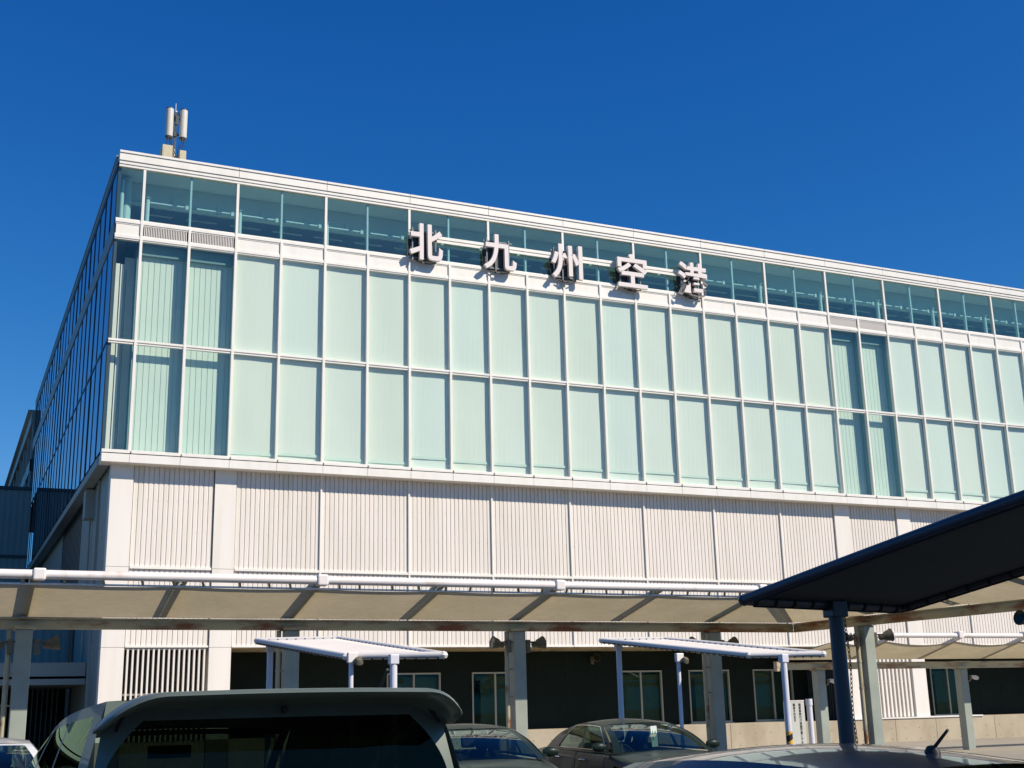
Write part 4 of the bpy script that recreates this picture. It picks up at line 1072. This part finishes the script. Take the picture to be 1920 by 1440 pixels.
p = MB(); T = Matrix.Translation((-2.10, 0.0, 1.625)) @ Matrix.Rotation(R(-90), 4, 'Y'); p.lathe([(0, .02), (.012, .018), (.015, .0)], T, 16); p.build('rear_camera', 'black', VANR, smooth=True)
for sg in (-1, 1):
    p = MB(); p.tube([(-2.09, sg*.60, 1.63), (-2.115, sg*.625, 1.59), (-2.13, sg*.64, 1.56)], .007, 6); p.build('tailgate_seam', 'black', VANR)
antenna(VANR, infv, .90, -.72, .17, R(50))
# permit card hanging behind the windscreen of the middle sedan
q = inf2['front'](.02, .42); base = inf2['rot'] @ (q-Vector((.10, 0, 0))) + inf2['loc']
pc = thing('parking_permit', 'white card with green numerals hanging in the windscreen of the middle sedan', 'card', tuple(base))
Rt = Matrix.Translation(base) @ Matrix.Rotation(R(-95.5+90), 4, 'Z') @ Matrix.Rotation(R(-3), 4, 'Y')
p = MB(); p.box(-.05, .05, -.001, .001, -.16, .14, Rt); p.build('card_sheet', 'card', pc)
for ch, x, z in (('1', -.022, .04), ('6', .022, .035), ('2', -.024, -.035)):
    text_mesh(ch, .075, .001, .003, 'green_ink', 'numeral', pc, Rt @ Matrix(((1, 0, 0, x), (0, 0, -1, -.0022), (0, 1, 0, z), (0, 0, 0, 1))))

# ------------------------------------------------------------------ trees behind the camera, plus unseen ones added at left to darken reflections (only seen mirrored in glass and paint)
def tree(x, y, h, lb):
    rnd = random.Random(int(x*10)); t = thing('tree', lb, 'tree', (x, y, 0), 'trees across the car park')
    p = MB(); p.tube([(x, y, 0), (x+.1, y, h*.3), (x, y+.1, h*.55)], .2, 10, rs=[.24, .17, .1])
    for k in range(7):
        a = rnd.uniform(0, 6.28); p.tube([(x, y, h*(.28+.04*k)), (x+math.cos(a)*h*.15, y+math.sin(a)*h*.15, h*(.45+.04*k)), (x+math.cos(a)*h*.26, y+math.sin(a)*h*.26, h*(.58+.04*k))], .06, 6, rs=[.08, .05, .02])
    p.build('trunk', 'bark', t, smooth=True)
    p = MB()
    for c in range(26):
        a = rnd.uniform(0, 6.28); rr = rnd.uniform(0, .3)*h; cz = h*rnd.uniform(.42, .95); cx, cy = x+math.cos(a)*rr, y+math.sin(a)*rr
        for k in range(90):
            d = Vector((rnd.gauss(0, 1), rnd.gauss(0, 1), rnd.gauss(0, .8))).normalized()*rnd.uniform(.3, 1)*h*.11
            q = Vector((cx, cy, cz))+d; u = Vector((rnd.gauss(0, 1), rnd.gauss(0, 1), rnd.gauss(0, 1))).normalized(); v = u.orthogonal().normalized(); s_ = .12
            p.add([q-u*s_, q-v*s_*.5, q+u*s_, q+v*s_*.5], [(0, 1, 2, 3)])
    p.build('crown', 'hedge', t)
for x, y, h, lb in ((-25, -33, 6, 'unseen tree added to darken reflections, nearest the van on the left side of the car park'), (-27, -24, 7, 'second unseen tree added to darken reflections on the left side of the car park'), (-26, -14, 6.5, 'third unseen tree added to darken reflections on the left side of the car park'), (-22, -62, 8, 'broad tree farthest left across the car park'), (-12, -66, 7, 'tree second from left across the car park'), (0, -64, 9, 'tall tree in the middle across the car park'), (12, -66, 7.5, 'tree right of the middle across the car park'), (26, -62, 8.5, 'tree right of the middle group across the car park'), (38, -60, 8, 'tree third from the right across the car park'), (48, -63, 8.5, 'tree second from the right across the car park'), (59, -60, 8, 'tree farthest right across the car park')):
    tree(x, y, h, lb)
